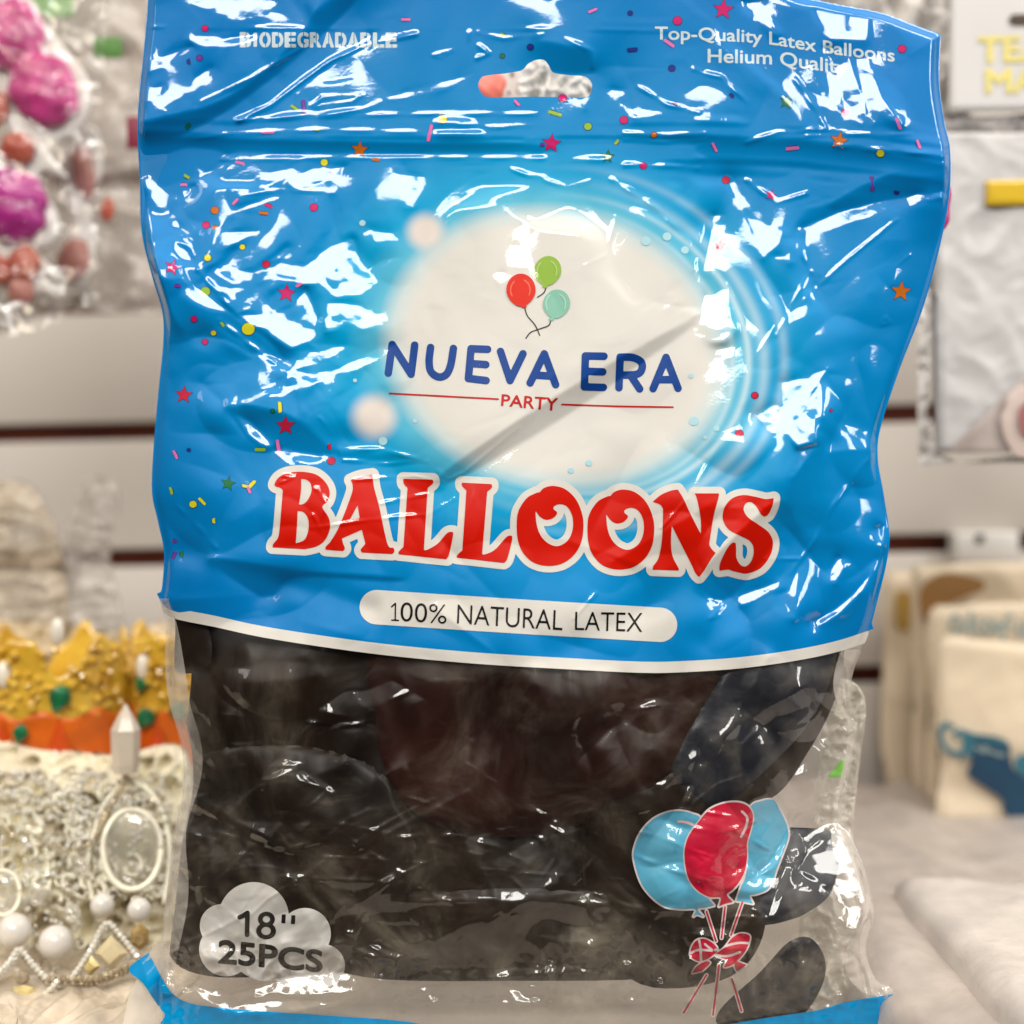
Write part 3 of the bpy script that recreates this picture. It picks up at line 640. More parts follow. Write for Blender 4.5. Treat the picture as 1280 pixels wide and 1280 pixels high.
G(C2, [(662, 178, c), (700, 146), (745, 126), (780, 120, c), (805, 160), (845, 245), (889, 330, c), (888, 260), (872, 170), (860, 138, c), (975, 138, c), (970, 165), (948, 250), (928, 378, c), (938, 398), (958, 418, c), (935, 450), (905, 500), (880, 532, c), (862, 512), (838, 460), (752, 290, c), (748, 380), (758, 440), (784, 490), (783, 501, c), (662, 497, c), (665, 480), (690, 440), (706, 350), (711, 212, c), (698, 192)])
G(C2, [(1232, 160, c), (1226, 195), (1208, 235), (1190, 248, c), (1172, 236), (1150, 200), (1125, 179), (1100, 186), (1090, 214), (1110, 250), (1160, 285), (1208, 322), (1228, 370), (1215, 430), (1172, 488), (1112, 514), (1076, 512), (1040, 503), (1018, 497), (976, 502, c), (980, 465), (1010, 402), (1036, 371), (1053, 372, c), (1055, 400), (1056, 440), (1075, 474), (1102, 481), (1128, 453), (1138, 405), (1122, 364), (1075, 338), (1020, 308), (992, 260), (1000, 205), (1036, 162), (1090, 146), (1150, 155), (1195, 165)])
tx, ty = grid_for(330, 572, 984, 736, 1.0)
sd_t = np.full(tx.shape, 1e3)
for g in GLYPHS: sd_t = np.minimum(sd_t, sdf_poly(g, tx, ty))
M_RED = pbr('red_title_print', (.66, .008, .001), rough=.5, spec=0.0, vary=.03)
sheet('title_outline', sd_t-8.2, tx, ty, front(LV(1)), M_WHITE, BAG)
sheet('title_lettering', sd_t, tx, ty, front(LV(2)), M_RED, BAG)

# brand lettering -----------------------------------------------------
E0, ES = (440, 230), 2.667
def arc(pts): return smooth(pts, False, 5)
strokes = [[(121, 630), (134, 535), (197, 634), (209, 537)], arc([(262, 545), (257, 590), (263, 625), (288, 643), (314, 635), (329, 603), (338, 548)]), [(452, 551), (397, 549), (388, 648), (447, 655)], [(393, 598), (446, 602)],
           [(495, 558), (527, 655), (570, 566)], [(594, 663), (641, 566), (679, 669)], [(612, 637), (662, 640)], [(840, 574), (778, 573), (775, 676), (838, 678)], [(777, 624), (836, 626)],
           arc([(890, 679, 1), (894, 577, 1), (935, 578), (963, 592), (967, 615), (950, 634), (893, 637)]), [(930, 640), (959, 683)], [(1004, 682), (1047, 578), (1087, 681)], [(1022, 652), (1072, 652)]]
strokes = [Z(s_, E0, ES) for s_ in strokes]
x_, y_ = grid_for(470, 420, 862, 500, 0.8)
M_NAVY = ink('navy_print', (18, 70, 150))
sheet('brand_lettering', sdf_lines(strokes, x_, y_)-4.7, x_, y_, front(LV(1)), M_NAVY, BAG)
x_, y_ = grid_for(478, 484, 850, 520, 0.8)
sd = np.minimum(sdf_lines([Z([(125, 698), (487, 717)], E0, ES), Z([(700, 735), (880, 741), (1070, 744)], E0, ES)], x_, y_)-1.1,
                sdf_poly(None, x_, y_, text_px('PARTY', (626.5, 507), (696, 513.5), (627.5, 493), (697.5, 498)))-0.35)
sheet('tagline_lettering', sd, x_, y_, front(LV(1)), ink('red_print', (196, 34, 30)), BAG)

# little three-balloon emblem
x_, y_ = grid_for(625, 312, 720, 428, 0.8)
def egg(cx, cy, rx, ry, dx=0.0):
    v = (y_-cy)/ry
    rr = rx*(1-0.18*np.clip(v, 0, 1)**2)
    return (np.sqrt(((x_-cx-dx*v)/rr)**2+v**2)-1)*min(rx, ry)
em = [(egg(651.2, 362.5, 18.3, 20.5), 0), (egg(684.5, 338.6, 17, 18.6, -1), 1), (egg(695.5, 380, 17, 18.2, -1), 2)]
knots = [([(655, 383)], 0), ([(681, 358)], 1), ([(689, 399)], 2)]
M_EM = [ink('red_balloon_print', (226, 42, 18)), ink('green_balloon_print', (150, 190, 70)), ink('teal_balloon_print', (140, 200, 178)), ink('dark_string_print', (60, 52, 50)), ink('pale_red_print', (240, 110, 90)), ink('pale_green_print', (190, 215, 130)), ink('pale_teal_print', (185, 222, 208))]
emb_objs = []
sdall = np.minimum.reduce([e[0] for e in em])
str_ = [Z(arc(s_), E0, ES) for s_ in ([(575, 410), (585, 440), (610, 470), (626, 505)], [(662, 455), (655, 472), (620, 485), (595, 495), (580, 514)], [(646, 345), (640, 362), (618, 378)])]
sheet('emblem_strings', sdf_lines(str_, x_, y_)-0.75, x_, y_, front(LV(1)), M_EM[3], BAG)
for (sd, k), nm in zip(em, ('emblem_balloon',)*3):
    sd = np.minimum(sd, sdf_lines([[(knots[k][0][0][0]-1.5, knots[k][0][0][1]), (knots[k][0][0][0]+1.5, knots[k][0][0][1])]], x_, y_)-1.8)
    o = sheet(nm, sd, x_, y_, front(LV(2+(k == 0))), M_EM[k], BAG)
    cx, cy = [(651.2, 362.5), (684.5, 338.6), (695.5, 380)][k]
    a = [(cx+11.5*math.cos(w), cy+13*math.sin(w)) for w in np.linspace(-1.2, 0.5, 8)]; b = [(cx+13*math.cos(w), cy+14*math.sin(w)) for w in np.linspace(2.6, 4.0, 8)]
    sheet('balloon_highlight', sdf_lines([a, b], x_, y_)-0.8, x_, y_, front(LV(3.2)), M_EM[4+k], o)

# white pill with the latex line
x_, y_ = grid_for(440, 730, 856, 812, 1.0)
pill = sheet('latex_label', sdf_lines([arc([(471, 759), (640, 770), (825, 781)])], x_, y_)-21.5, x_, y_, front(LV(1)), M_WHITE, BAG)
M_BLK = ink('black_print', (24, 22, 22))
x_, y_ = grid_for(480, 744, 812, 796, 0.7)
sd = np.minimum.reduce([sdf_poly(None, x_, y_, text_px('00%', (500, 776.3), (558, 779.8), (501, 752.6), (559, 756))), sdf_lines([[(489.5, 758.5), (494.3, 754), (494, 775)], [(489.8, 775), (498, 775.4)]], x_, y_)-1.05,
    sdf_poly(None, x_, y_, text_px('NATURAL', (571, 779.5), (703, 788), (572, 755.5), (704, 763))), sdf_poly(None, x_, y_, text_px('LATEX', (718.5, 787.5), (803, 790), (719, 764.5), (804, 766)))])
sheet('label_lettering', sd+0.15, x_, y_, front(LV(2)), M_BLK, pill)

# small white header lines
x_, y_ = grid_for(292, 32, 506, 66, 0.7)
sd = np.full(x_.shape, 9.0)
word = 'BIODEGRADABLE'
wd = {'I': .55}
tot = sum(wd.get(ch, 1.0) for ch in word); pen = 0
for ch in word:
    w = wd.get(ch, 1.0)
    a = 299+198*pen/tot; b = 299+198*(pen+w)/tot; pen += w
    y0 = 58.5+0.5*(a-300)/200
    if ch == 'I':
        g = np.maximum(np.abs(x_-(a+b)/2)-2.2, np.abs(y_-y0+8.8)-8.8)
    else:
        g = sdf_poly(None, x_, y_, text_px(ch, (a+1.8, y0-.3), (b-1.8, y0-.3), (a+1.8, y0-17.3), (b-1.8, y0-17.3)))-1.15
        g = np.maximum(g, 0.45-np.abs(x_-(a+b)/2-0.8))
    st_ = np.maximum(np.abs(x_-(a+b)/2+(2 if ch in 'DBGPE' else 0))-((b-a)/2-(2.5 if ch in 'DBGO' else 1.2)), np.minimum(np.abs(y_-y0+0.9), np.abs(y_-y0+16.6))-0.9)
    sd = np.minimum(sd, g)
M_PALE = ink('pale_white_print', (205, 225, 232))
sheet('header_lettering', sd, x_, y_, front(LV(1)), M_PALE, BAG)
x_, y_ = grid_for(812, 22, 1126, 102, 0.7)
def curve_text(txt, pts, cap):
    """text along a polyline baseline"""
    cl = arc(pts); seg = np.array(cl); L = np.concatenate([[0], np.cumsum(np.hypot(*np.diff(seg, axis=0).T))])
    out = []
    for a, b, c_, d in text_segs(txt):
        q = []
        for u, v in ((a, b), (c_, d)):
            s_ = u*L[-1]; x = np.interp(s_, L, seg[:, 0]); y = np.interp(s_, L, seg[:, 1])
            q += [x+0.12*v*cap*0, y-v*cap]
        out.append(tuple(q))
    return out
sd = np.minimum(sdf_poly(None, x_, y_, curve_text('Top-Quality Latex Balloons', [(819, 49), (900, 51), (960, 55), (1030, 66), (1118, 77)], 15.5)), sdf_poly(None, x_, y_, curve_text('Helium Quality', [(885, 78), (960, 80), (1010, 86), (1058, 93)], 16.5)))
sheet('quality_lettering', sd-0.45, x_, y_, front(LV(1)), M_PALE, BAG)

# confetti -------------------------------------------------------------
CONF = {'pink': (222, 120, 190), 'magenta': (206, 30, 110), 'red': (206, 36, 70), 'yellow': (226, 220, 40), 'green': (20, 120, 70), 'lime': (150, 190, 60), 'orange': (206, 110, 30), 'purple': (110, 60, 160), 'navy': (30, 50, 140), 'sky': (176, 222, 234), 'edge': (24, 50, 110)}
CN = list(CONF)
conf = []   # (kind, x, y, size, angle, colour)
def cf(o, kind, items):
    for it in items:
        x, y, col = it[:3]
        sz = it[3] if len(it) > 3 else None; an = it[4] if len(it) > 4 else 0
        conf.append((kind, x/o[1]+o[0][0], y/o[1]+o[0][1], sz, an, col))
cf(TL, 'star', [(713, 460, 'orange', 11, .1), (137, 822, 'magenta', 10.5, .3), (487, 902, 'magenta', 11.5, .1)])
cf(TL, 'dot', [(968, 366, 'yellow', 5.5), (572, 638, 'magenta', 5), (370, 1012, 'yellow', 8), (604, 500, 'yellow', 4.4), (352, 760, 'yellow', 3.6), (245, 793, 'yellow', 4.4), (425, 813, 'red', 4.6), (220, 178, 'purple', 3.8), (267, 647, 'orange', 5), (263, 1025, 'yellow', 3.4), (1152, 172, 'green', 3), (1238, 145, 'navy', 4), (240, 692, 'magenta', 4.6), (238, 897, 'lime', 6), (203, 982, 'magenta', 4), (237, 87, 'magenta', 4)])
cf(TL, 'bar', [(855, 60, 'pink', 6, 0), (1155, 106, 'lime', 4, .5), (185, 190, 'navy', 4, 1.4), (185, 388, 'green', 4.5, -1.0), (430, 403, 'pink', 8, 0), (583, 400, 'lime', 3.6, 0), (540, 328, 'purple', 9, 1.5), (515, 330, 'lime', 6, .6), (932, 410, 'pink', 11, -1.35), (763, 491, 'orange', 5, .1), (345, 498, 'pink', 6, .2), (1195, 318, 'pink', 5, .8), (1275, 445, 'purple', 3.4, 0), (172, 566, 'pink', 4.4, 0), (180, 545, 'lime', 4.4, .5), (330, 620, 'pink', 5, -.8), (433, 630, 'magenta', 5.5, .4), (417, 658, 'orange', 6, .1), (560, 580, 'lime', 4.4, 0), (268, 697, 'orange', 4, 0), (528, 878, 'pink', 5, -.6), (153, 880, 'purple', 4.6, .1), (292, 997, 'lime', 3.6, .9), (630, 530, 'pink', 3, .2)])
cf(ML, 'star', [(172, 230, 'red', 11, .1), (485, 325, 'red', 12, 0), (308, 503, 'green', 9, .2)])
cf(ML, 'dot', [(625, 433, 'red', 4.8), (200, 567, 'yellow', 4.6), (237, 67, 'magenta', 3.6), (445, 280, 'green', 2.6)])
cf(ML, 'bar', [(470, 268, 'yellow', 7, 1.5), (460, 395, 'pink', 11, 1.4), (407, 399, 'lime', 7, 0), (148, 413, 'pink', 6, 1.1), (618, 390, 'red', 4, 1.4), (372, 522, 'pink', 5, 1.2), (378, 505, 'yellow', 7, -.8), (360, 513, 'yellow', 4, .2), (228, 558, 'yellow', 6, .8), (135, 525, 'lime', 5, 1.3), (262, 618, 'yellow', 3.4, 1.5), (143, 680, 'purple', 3.4, .2), (140, 722, 'purple', 5.5, -1.1), (163, 720, 'green', 4, 1.5), (187, 400, 'navy', 3, 0)])
cf(TR, 'star', [(478, 25, 'magenta', 13, .1), (647, 272, 'green', 9.5, .2), (20, 382, 'magenta', 12, .1), (170, 417, 'green', 8.5, .1), (787, 375, 'orange', 11.5, .2), (605, 520, 'magenta', 7, .3), (470, 655, 'red', 10, .1), (952, 777, 'orange', 13, .1)])
cf(TR, 'dot', [(356, 55, 'magenta', 5.5), (341, 182, 'navy', 4.2), (803, 300, 'magenta', 5), (955, 130, 'magenta', 5), (50, 262, 'magenta', 5), (213, 320, 'magenta', 5), (117, 337, 'lime', 4.8), (293, 360, 'orange', 3.6), (897, 409, 'yellow', 4.8), (265, 442, 'magenta', 4.2), (485, 480, 'red', 4.6), (230, 35, 'navy', 3)])
cf(TR, 'bar', [(130, 28, 'pink', 6, -.4), (335, 113, 'pink', 8, .6), (236, 135, 'navy', 7, -.1), (945, 330, 'pink', 8, 1.2), (30, 300, 'lime', 9, .3), (195, 380, 'lime', 4, -.9), (455, 393, 'pink', 6.5, 1.1), (662, 393, 'pink', 8.5, -.1), (997, 385, 'pink', 6, 1.2), (875, 490, 'purple', 10, 1.5), (350, 275, 'navy', 4, .3), (940, 515, 'navy', 4, .2), (500, 255, 'navy', 4, .8)])
cf(MR, 'dot', [(698, 232, 'red', 4.2), (650, 350, 'red', 5), (932, 278, 'magenta', 2)])
ES_ = (E0, ES)
cf(ES_, 'spark', [(35, 130, 'sky', 4), (1050, 175, 'sky', 5.5), (1110, 220, 'sky', 5), (1140, 790, 'sky', 6), (1215, 815, 'sky', 3.6), (1178, 845, 'sky', 2.6), (103, 857, 'sky', 5.5), (345, 55, 'sky', 6.5), (790, 930, 'sky', 4), (980, 190, 'sky', 6), (730, 955, 'sky', 3.6), (1130, 640, 'sky', 3), (1255, 720, 'sky', 3), (210, 790, 'sky', 2.6), (10, 655, 'sky', 2.6)])
cv, cl_, cs_, ct_, cm_ = [], [], [], [], []
def add_poly(pts, col, lev):
    b = len(cv); n = len(pts)
    pts = pts[::-1] if sum((pts[i][0]*pts[(i+1) % n][1]-pts[(i+1) % n][0]*pts[i][1]) for i in range(n)) > 0 else pts
    cx = sum(p[0] for p in pts)/n; cy = sum(p[1] for p in pts)/n
    cv.append((cx, cy, lev)); cv.extend((p[0], p[1], lev) for p in pts)
    for i in range(n):
        cs_.append(len(cl_)); cl_.extend((b, b+1+i, b+1+(i+1) % n)); ct_.append(3); cm_.append(CN.index(col))
def shape(kind, x, y, sz, an, grow, warp):
    if kind == 'star':
        R = sz+grow*1.6; pts = []
        for i in range(10):
            a = an-math.pi/2+i*math.pi/5; q = R if i % 2 == 0 else (sz*0.45+grow*.8)
            pts.append((x+q*math.cos(a), y+q*math.sin(a)))
        return pts
    if kind in ('dot', 'spark'):
        return [(x+(sz+grow)*math.cos(a)*1.02, y+(sz+grow)*0.96*math.sin(a)) for a in np.linspace(0, 2*math.pi, 15)[:-1]]
    L = sz; r = (1.9 if sz < 7 else 2.3)+grow; pts = []
    for k in range(14):
        a = 2*math.pi*k/14
        ex = (L-r if math.cos(a) > 0 else -(L-r)); px, py = ex+r*math.cos(a), r*math.sin(a)
        py += warp*(px/L)**2*2.0
        pts.append((x+px*math.cos(an)-py*math.sin(an), y+px*math.sin(an)+py*math.cos(an)))
    return pts
for i, (kind, x, y, sz, an, col) in enumerate(conf):
    warp = (i % 3-1)*0.9
    if kind != 'spark': add_poly(shape(kind, x, y, sz, an, .7, warp), 'edge', 0.8)
    add_poly(shape(kind, x, y, sz, an, 0, warp), col, 1.5)
cv_ = np.array(cv)
P = W3(cv_[:, 0], cv_[:, 1], samp(H, cv_[:, 0], cv_[:, 1])-(3.2-.45*cv_[:, 2]))
link('confetti_print', mesh_np('confetti_print', P, cl_, cs_, ct_, cm_), [ink(k+'_confetti', v) for k, v in CONF.items()], BAG)

# cloud badge on the clear part ------------------------------------------
QB = ((240, 1090), 6.095)
x_, y_ = grid_for(238, 1090, 440, 1236, 1.0)
def circ(cx, cy, r): return np.hypot(x_-(cx/6.095+240), y_-(cy/6.095+1090))-r/6.095
sd = np.minimum.reduce([circ(225, 410, 165), circ(470, 345, 268), circ(862, 470, 196), circ(1000, 715, 165), circ(260, 590, 205), circ(560, 560, 270), circ(760, 640, 220)])
badge = sheet('count_badge', sd, x_, y_, front(LV(1)), ink('grey_white_print', (218, 215, 210)), BAG)
x_, y_ = grid_for(268, 1130, 410, 1220, 0.7)
el = lambda cx, cy, rx, ry: np.abs((np.hypot((x_-cx)/rx, (y_-cy)/ry)-1)*min(rx, ry))-2.7
sd = np.minimum.reduce([sdf_lines([[(299.5, 1146.5), (304, 1144.5), (309.3, 1141), (308.8, 1168.5)]], x_, y_)-2.9, el(333, 1149, 7.6, 6.8), el(332.6, 1163.6, 9.2, 7.8),
    np.maximum(np.abs(x_-354.5+(y_-1148)*.05)-2.5, np.abs(y_-1148.5)-5.5), np.maximum(np.abs(x_-366.5+(y_-1148)*.05)-2.5, np.abs(y_-1149.5)-5.5),
    sdf_poly(None, x_, y_, text_px('25PCS', (273.5, 1203), (402, 1214.5), (274.5, 1175.5), (402.5, 1189)))-1.3])
sheet('badge_lettering', sd, x_, y_, front(LV(2)), M_BLK, badge)

# printed bunch of balloons ------------------------------------------------
QA, QC = ((780, 990), 5.818), ((840, 1120), 8.0)
lb = smooth(Z([(72, 480), (85, 380), (130, 285), (210, 200), (310, 152), (410, 140), (500, 160), (560, 200), (610, 400), (610, 620), (600, 745), (655, 825, 1), (590, 840), (535, 850), (575, 905, 1), (530, 890), (505, 905, 1), (520, 852), (420, 850), (300, 832), (200, 760), (120, 650)], *QA), True, 5)
rb_ = smooth(Z([(915, 120), (1000, 66), (1090, 60), (1132, 130), (1180, 230), (1195, 320), (1160, 430), (1110, 560), (1080, 650), (1040, 710), (960, 742), (912, 752), (938, 812, 1), (880, 800), (818, 792, 1), (852, 690), (890, 590), (890, 350)], *QA), True, 5)
rd = smooth(Z([(440, 430), (470, 320), (540, 220), (620, 130), (720, 85), (820, 75), (890, 95), (930, 140), (938, 200), (920, 280), (895, 370), (895, 470), (880, 570), (840, 650), (790, 710), (748, 748), (792, 800, 1), (740, 812), (690, 832, 1), (702, 768), (620, 763), (540, 720), (480, 650), (450, 560)], *QA), True, 5)
x_, y_ = grid_for(784, 992, 996, 1280, 1.0)
s_l, s_r, s_d = (sdf_poly([p], x_, y_) for p in (lb, rb_, rd))
sticks = [Z(l, *QC) for l in ([(345, 155), (440, 450)], [(530, 110), (495, 420)], [(705, 60), (590, 390)], [(345, 790), (115, 1170)], [(470, 690), (455, 830), (410, 1190)], [(600, 830), (695, 1150)])]
s_s = sdf_lines(sticks, x_, y_)
bow = [smooth(Z(l, *QC), True, 5) for l in ([(185, 600), (198, 505), (250, 440), (330, 430), (420, 480), (455, 540), (400, 600), (330, 640), (260, 650)], [(430, 590), (520, 520), (600, 420), (680, 375), (770, 390), (775, 450), (740, 540), (680, 620), (600, 690), (520, 710), (545, 640)],
       [(200, 772, 1), (250, 700), (340, 650, 1), (380, 670), (300, 750, 1)], [(640, 650, 1), (745, 688, 1), (650, 755, 1), (625, 700)])]
s_b = np.minimum.reduce([sdf_poly([p], x_, y_) for p in bow])
stripes = [Z(arc(l), *QC) for l in ([(190, 570), (260, 540), (400, 545)], [(270, 440), (285, 520), (290, 640)], [(430, 540), (520, 505), (650, 470), (770, 470)], [(440, 590), (520, 600), (600, 590), (680, 560)], [(330, 480), (400, 540)])]
s_st = sdf_lines(stripes, x_, y_)-1.5
pic = sheet('balloon_picture', np.minimum(np.minimum.reduce([s_l, s_r, s_d])-2.3, np.minimum(s_s-2.6, s_b-1.8)), x_, y_, front(LV(0.6)), ink('white_picture_print', (222, 210, 210)), BAG)
M_SKY = ink('sky_blue_print', (92, 176, 208)); M_CR = ink('crimson_print', (200, 18, 58))
sheet('blue_balloon_print', np.maximum(np.minimum(s_l, s_r), -(s_d-1.6)), x_, y_, front(LV(1.4)), M_SKY, pic)
sheet('red_balloon_print', s_d, x_, y_, front(LV(1.4)), M_CR, pic)
sheet('ribbon_print', np.minimum(np.maximum(s_b, -s_st), s_s-1.15), x_, y_, front(LV(1.4)), M_CR, pic)
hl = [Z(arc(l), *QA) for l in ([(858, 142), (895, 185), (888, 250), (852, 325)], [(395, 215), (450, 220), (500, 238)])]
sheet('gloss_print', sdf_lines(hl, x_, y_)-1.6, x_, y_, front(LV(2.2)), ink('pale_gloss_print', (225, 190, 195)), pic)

# blue seal along the foot, with its two loose corners ---------------------
seal = smooth([(161, 1211), (186, 1191, 1), (200, 1218), (214, 1240), (232, 1252), (262, 1258), (330, 1264), (420, 1270), (500, 1276), (570, 1286), (700, 1292), (800, 1290), (890, 1283), (960, 1272), (1020, 1263), (1060, 1252), (1120, 1242, 1), (1121, 1298, 1), (640, 1310), (240, 1300), (206, 1268, 1), (190, 1246), (178, 1228)], True, 6)
x_, y_ = grid_for(150, 1180, 1130, 1314, 2.0)
sd = sdf_poly([seal], x_, y_)
rip = 1.2*gauss_noise(x_.shape, 60, RNG, (.6, 1.6))-.7*np.abs(gauss_noise(x_.shape, 30, RNG, (.4, 2)))
def seal_h(x, y):
    i = np.clip((y-1180)/2, 0, x_.shape[0]-1).astype(int); j = np.clip((x-150)/2, 0, x_.shape[1]-1).astype(int)
    base = np.where((x > 200) & (x < 1100), samp(H, np.clip(x, 215, 1080), np.clip(y, 0, 1330)), 4)
    curl = 10*np.exp(-((x-185)/24)**2)*np.sin((x+y*1.2)*0.05)
    return base+3+rip[i, j]*.8+curl
M_SEAL = pbr('blue_seal_print', (0.0, .27, .60), rough=0.12, spec=0.6, vary=.08, scale=80)
sheet('bottom_seal', sd, x_, y_, seal_h, M_SEAL, BAG)
# frosted loose corners of clear film beside the seal
M_CORNER = film_mat('frosted_corner_film', rough=0.2, haze=0.42, bump=0.2, bscale=300, haze_col=(.78, .72, .64))
x_, y_ = grid_for(130, 1180, 240, 1310, 2.0)
cr_ = smooth([(152, 1290, 1), (160, 1250), (172, 1222), (188, 1190), (204, 1160), (214, 1200), (224, 1250), (236, 1300, 1), (150, 1308, 1)], True, 5)
sheet('film_corner', sdf_poly([cr_], x_, y_), x_, y_, lambda x, y: 1.5+2.0*np.sin(x*.12+y*.05)+0.05*(y-1180), M_CORNER, BAG)
x_, y_ = grid_for(1040, 1110, 1130, 1310, 2.0)
cr_ = smooth([(1086, 1120), (1096, 1180), (1112, 1235), (1120, 1300, 1), (1050, 1308, 1), (1046, 1220), (1060, 1150)], True, 5)

# milky strips added to whiten the clear edges, like film seen at grazing
M_EDGEHAZE = film_mat('milky_edge_film', rough=.14, haze=.24, bump=.1, bscale=160, haze_col=(.84, .78, .70))
x_, y_ = grid_for(186, 748, 300, 1270, 2.0)
wv = 5*gauss_noise(x_.shape, 110, RNG)
so_ = samp(SD_OUT, x_, y_)
sheet('edge_haze_strip', np.maximum.reduce([so_, -so_-20-wv, 752-y_+(x_-196)*-1.2]), x_, y_, front(.9), M_EDGEHAZE, BAG)
x_, y_ = grid_for(960, 796, 1120, 1270, 2.0)
wv = 7*gauss_noise(x_.shape, 110, RNG)
so_ = samp(SD_OUT, x_, y_)
sheet('edge_haze_strip', np.maximum.reduce([so_, -so_-22-wv, 812-y_]), x_, y_, front(.9), M_EDGEHAZE, BAG)
# back of the pouch
X4, Y4 = grid_for(150, -44, 1200, 1336, 5.0)
so = samp(SD_OUT, X4, Y4); sh = samp(SD_HOLE, X4, Y4)
def back_h(x, y):
    i = np.maximum(-samp(SD_OUT, x, y), 0)
    return -1.5-34*(1-np.exp(-i/110.0))*np.interp(y, [0, 200, 300, 1150, 1270], [.1, .1, .8, .8, .1])
sd_up = samp(sd_panel, X4, Y4)
M_BACKP = pbr('blue_back_print', (0.002, .21, .56), rough=0.3, spec=0.4, vary=.1)
x_, y_ = grid_for(596, 70, 744, 126, 1.5)
sheet('back_panel', np.maximum(sd_up+2.0, -sh), X4, Y4, back_h, M_BACKP, BAG, flip=True)
M_FILM2 = film_mat('clear_back_film', rough=0.12, haze=0.06, bump=0.5, bscale=120, haze_col=(.78, .74, .68))
sheet('back_film', np.maximum(so+1.0, 745-Y4), X4, Y4, back_h, M_FILM2, BAG, flip=True)

# ------------------------------------------------------------------ the black balloons inside
M_BAL = pbr('black_latex', (.006, .004, .003), rough=.42, spec=.35, vary=.4, scale=22, rgb2=(.020, .009, .004), bump=.25, bscale=90)
M_BALR = pbr('thin_brownish_black_latex', (.010, .003, .002), rough=.45, spec=.35, scale=16, rgb2=(.040, .009, .006), bump=.25, bscale=80)
M_BALB = pbr('blue_black_latex', (.012, .014, .022), rough=.36, spec=.5, vary=.3, scale=30, bump=.15)
BG = 'black balloons packed in the clear half of the pouch'
NBAL = 3.0*gauss_noise(GX.shape, 95, RNG, (.7, 1.4))-3.0*np.abs(gauss_noise(GX.shape, 48, RNG, (.7, 1.5)))
def flat_balloon(pts, off, thick, mat, label, seed, wr=1.0):
    rng = np.random.default_rng(seed)
    poly = smooth(pts, True, 6)
    xs = [p[0] for p in poly]; ys = [p[1] for p in poly]
    X, Y = grid_for(min(xs)-6, min(ys)-6, max(xs)+6, max(ys)+6, 4.0)
    sd = np.maximum(sdf_poly([poly], X, Y), samp(SD_OUT, X, Y)+12)
    n1 = gauss_noise(X.shape, 50, rng, (.6, 1.5)); n2 = -np.abs(gauss_noise(X.shape, 24, rng, (.6, 1.6)))
    nn = (n1*3.5+n2*3.0)*wr
    x0, y0 = X[0, 0], Y[0, 0]
    def g(F, x, y):
        i = np.clip((y-y0)/4, 0, X.shape[0]-1).round().astype(int); j = np.clip((x-x0)/4, 0, X.shape[1]-1).round().astype(int)
        return F[i, j]
    def prof(x, y):
        d = np.clip(-g(sd, x, y), 0, 40)/40
        return np.sqrt(np.clip(1-(1-d)**2, 0, 1))
    def fr(x, y):
        h = samp(HS, x, y)-off+thick*(prof(x, y)-1)+(samp(NBAL, x, y)+.35*g(nn, x, y))*wr
        return np.minimum(h, samp(H, x, y)-5.0)
    def bk(x, y): return np.minimum(samp(HS, x, y)-off-thick-thick*.6*prof(x, y), fr(x, y)-.4)
    V, lo, st, tt = march(sd, X, Y)
    A = W3(V[:, 0], V[:, 1], fr(V[:, 0], V[:, 1])); B = W3(V[:, 0], V[:, 1], bk(V[:, 0], V[:, 1]))
    n = len(V)
    lo2 = (lo[::-1]+n); tt2 = tt[::-1]
    me = mesh_np('balloon', np.concatenate([A, B]), np.concatenate([lo, lo2]), np.concatenate([[0], np.cumsum(np.concatenate([tt, tt2]))[:-1]]), np.concatenate([tt, tt2]))
    o = link('latex_balloon', me, mat)
    tag(o, label, 'balloon', BG)
    return o
PACKED = 'black latex balloon packed flat among the others behind the clear film'
flat_balloon([(240, 700), (420, 690), (640, 700), (660, 850), (600, 980), (420, 1010), (300, 1000), (236, 960), (240, 830)], 20, 12, M_BAL, PACKED, 1)
flat_balloon([(470, 720), (700, 700), (860, 720), (900, 840), (850, 960), (700, 1040), (540, 1030), (470, 930)], 9, 14, M_BALR, 'brownish black latex balloon in the middle of the packed balloons', 2)
flat_balloon([(760, 700), (1050, 690), (1056, 800), (1045, 870), (1010, 940), (960, 1000), (860, 1010), (760, 960), (730, 840)], 18, 12, M_BAL, PACKED, 3)
flat_balloon([(225, 960), (340, 930), (470, 960), (520, 1060), (480, 1180), (380, 1214), (260, 1220), (208, 1185), (212, 1080)], 8, 14, M_BAL, 'black latex balloon behind the grey cloud badge', 4)
flat_balloon([(440, 960), (640, 920), (820, 960), (870, 1060), (800, 1150), (640, 1170), (480, 1150), (420, 1060)], 26, 12, M_BAL, PACKED, 5)
flat_balloon([(420, 1130), (600, 1110), (780, 1120), (850, 1180), (830, 1220), (640, 1226), (460, 1222), (390, 1190)], 17, 12, M_BAL, PACKED, 6)
flat_balloon([(760, 980), (900, 960), (965, 1000), (962, 1090), (950, 1180), (900, 1226), (800, 1230), (740, 1160), (730, 1050)], 11, 12, M_BAL, 'black latex balloon behind the printed bunch of balloons', 7)
flat_balloon([(905, 1285), (900, 1262), (950, 1215), (985, 1178), (1012, 1172), (1030, 1195), (1030, 1225), (1010, 1262), (980, 1285)], 9, 10, M_BALB, 'bluish black rounded balloon end alone in the lower right corner of the pouch', 8, .3)
flat_balloon([(925, 1150), (958, 1066), (985, 1034, 1), (1042, 1040), (1052, 1072, 1), (1036, 1120), (1000, 1146, 1), (960, 1156)], 12, 9, M_BALB, 'bluish black balloon fold beside the printed light blue balloon', 9, .4)
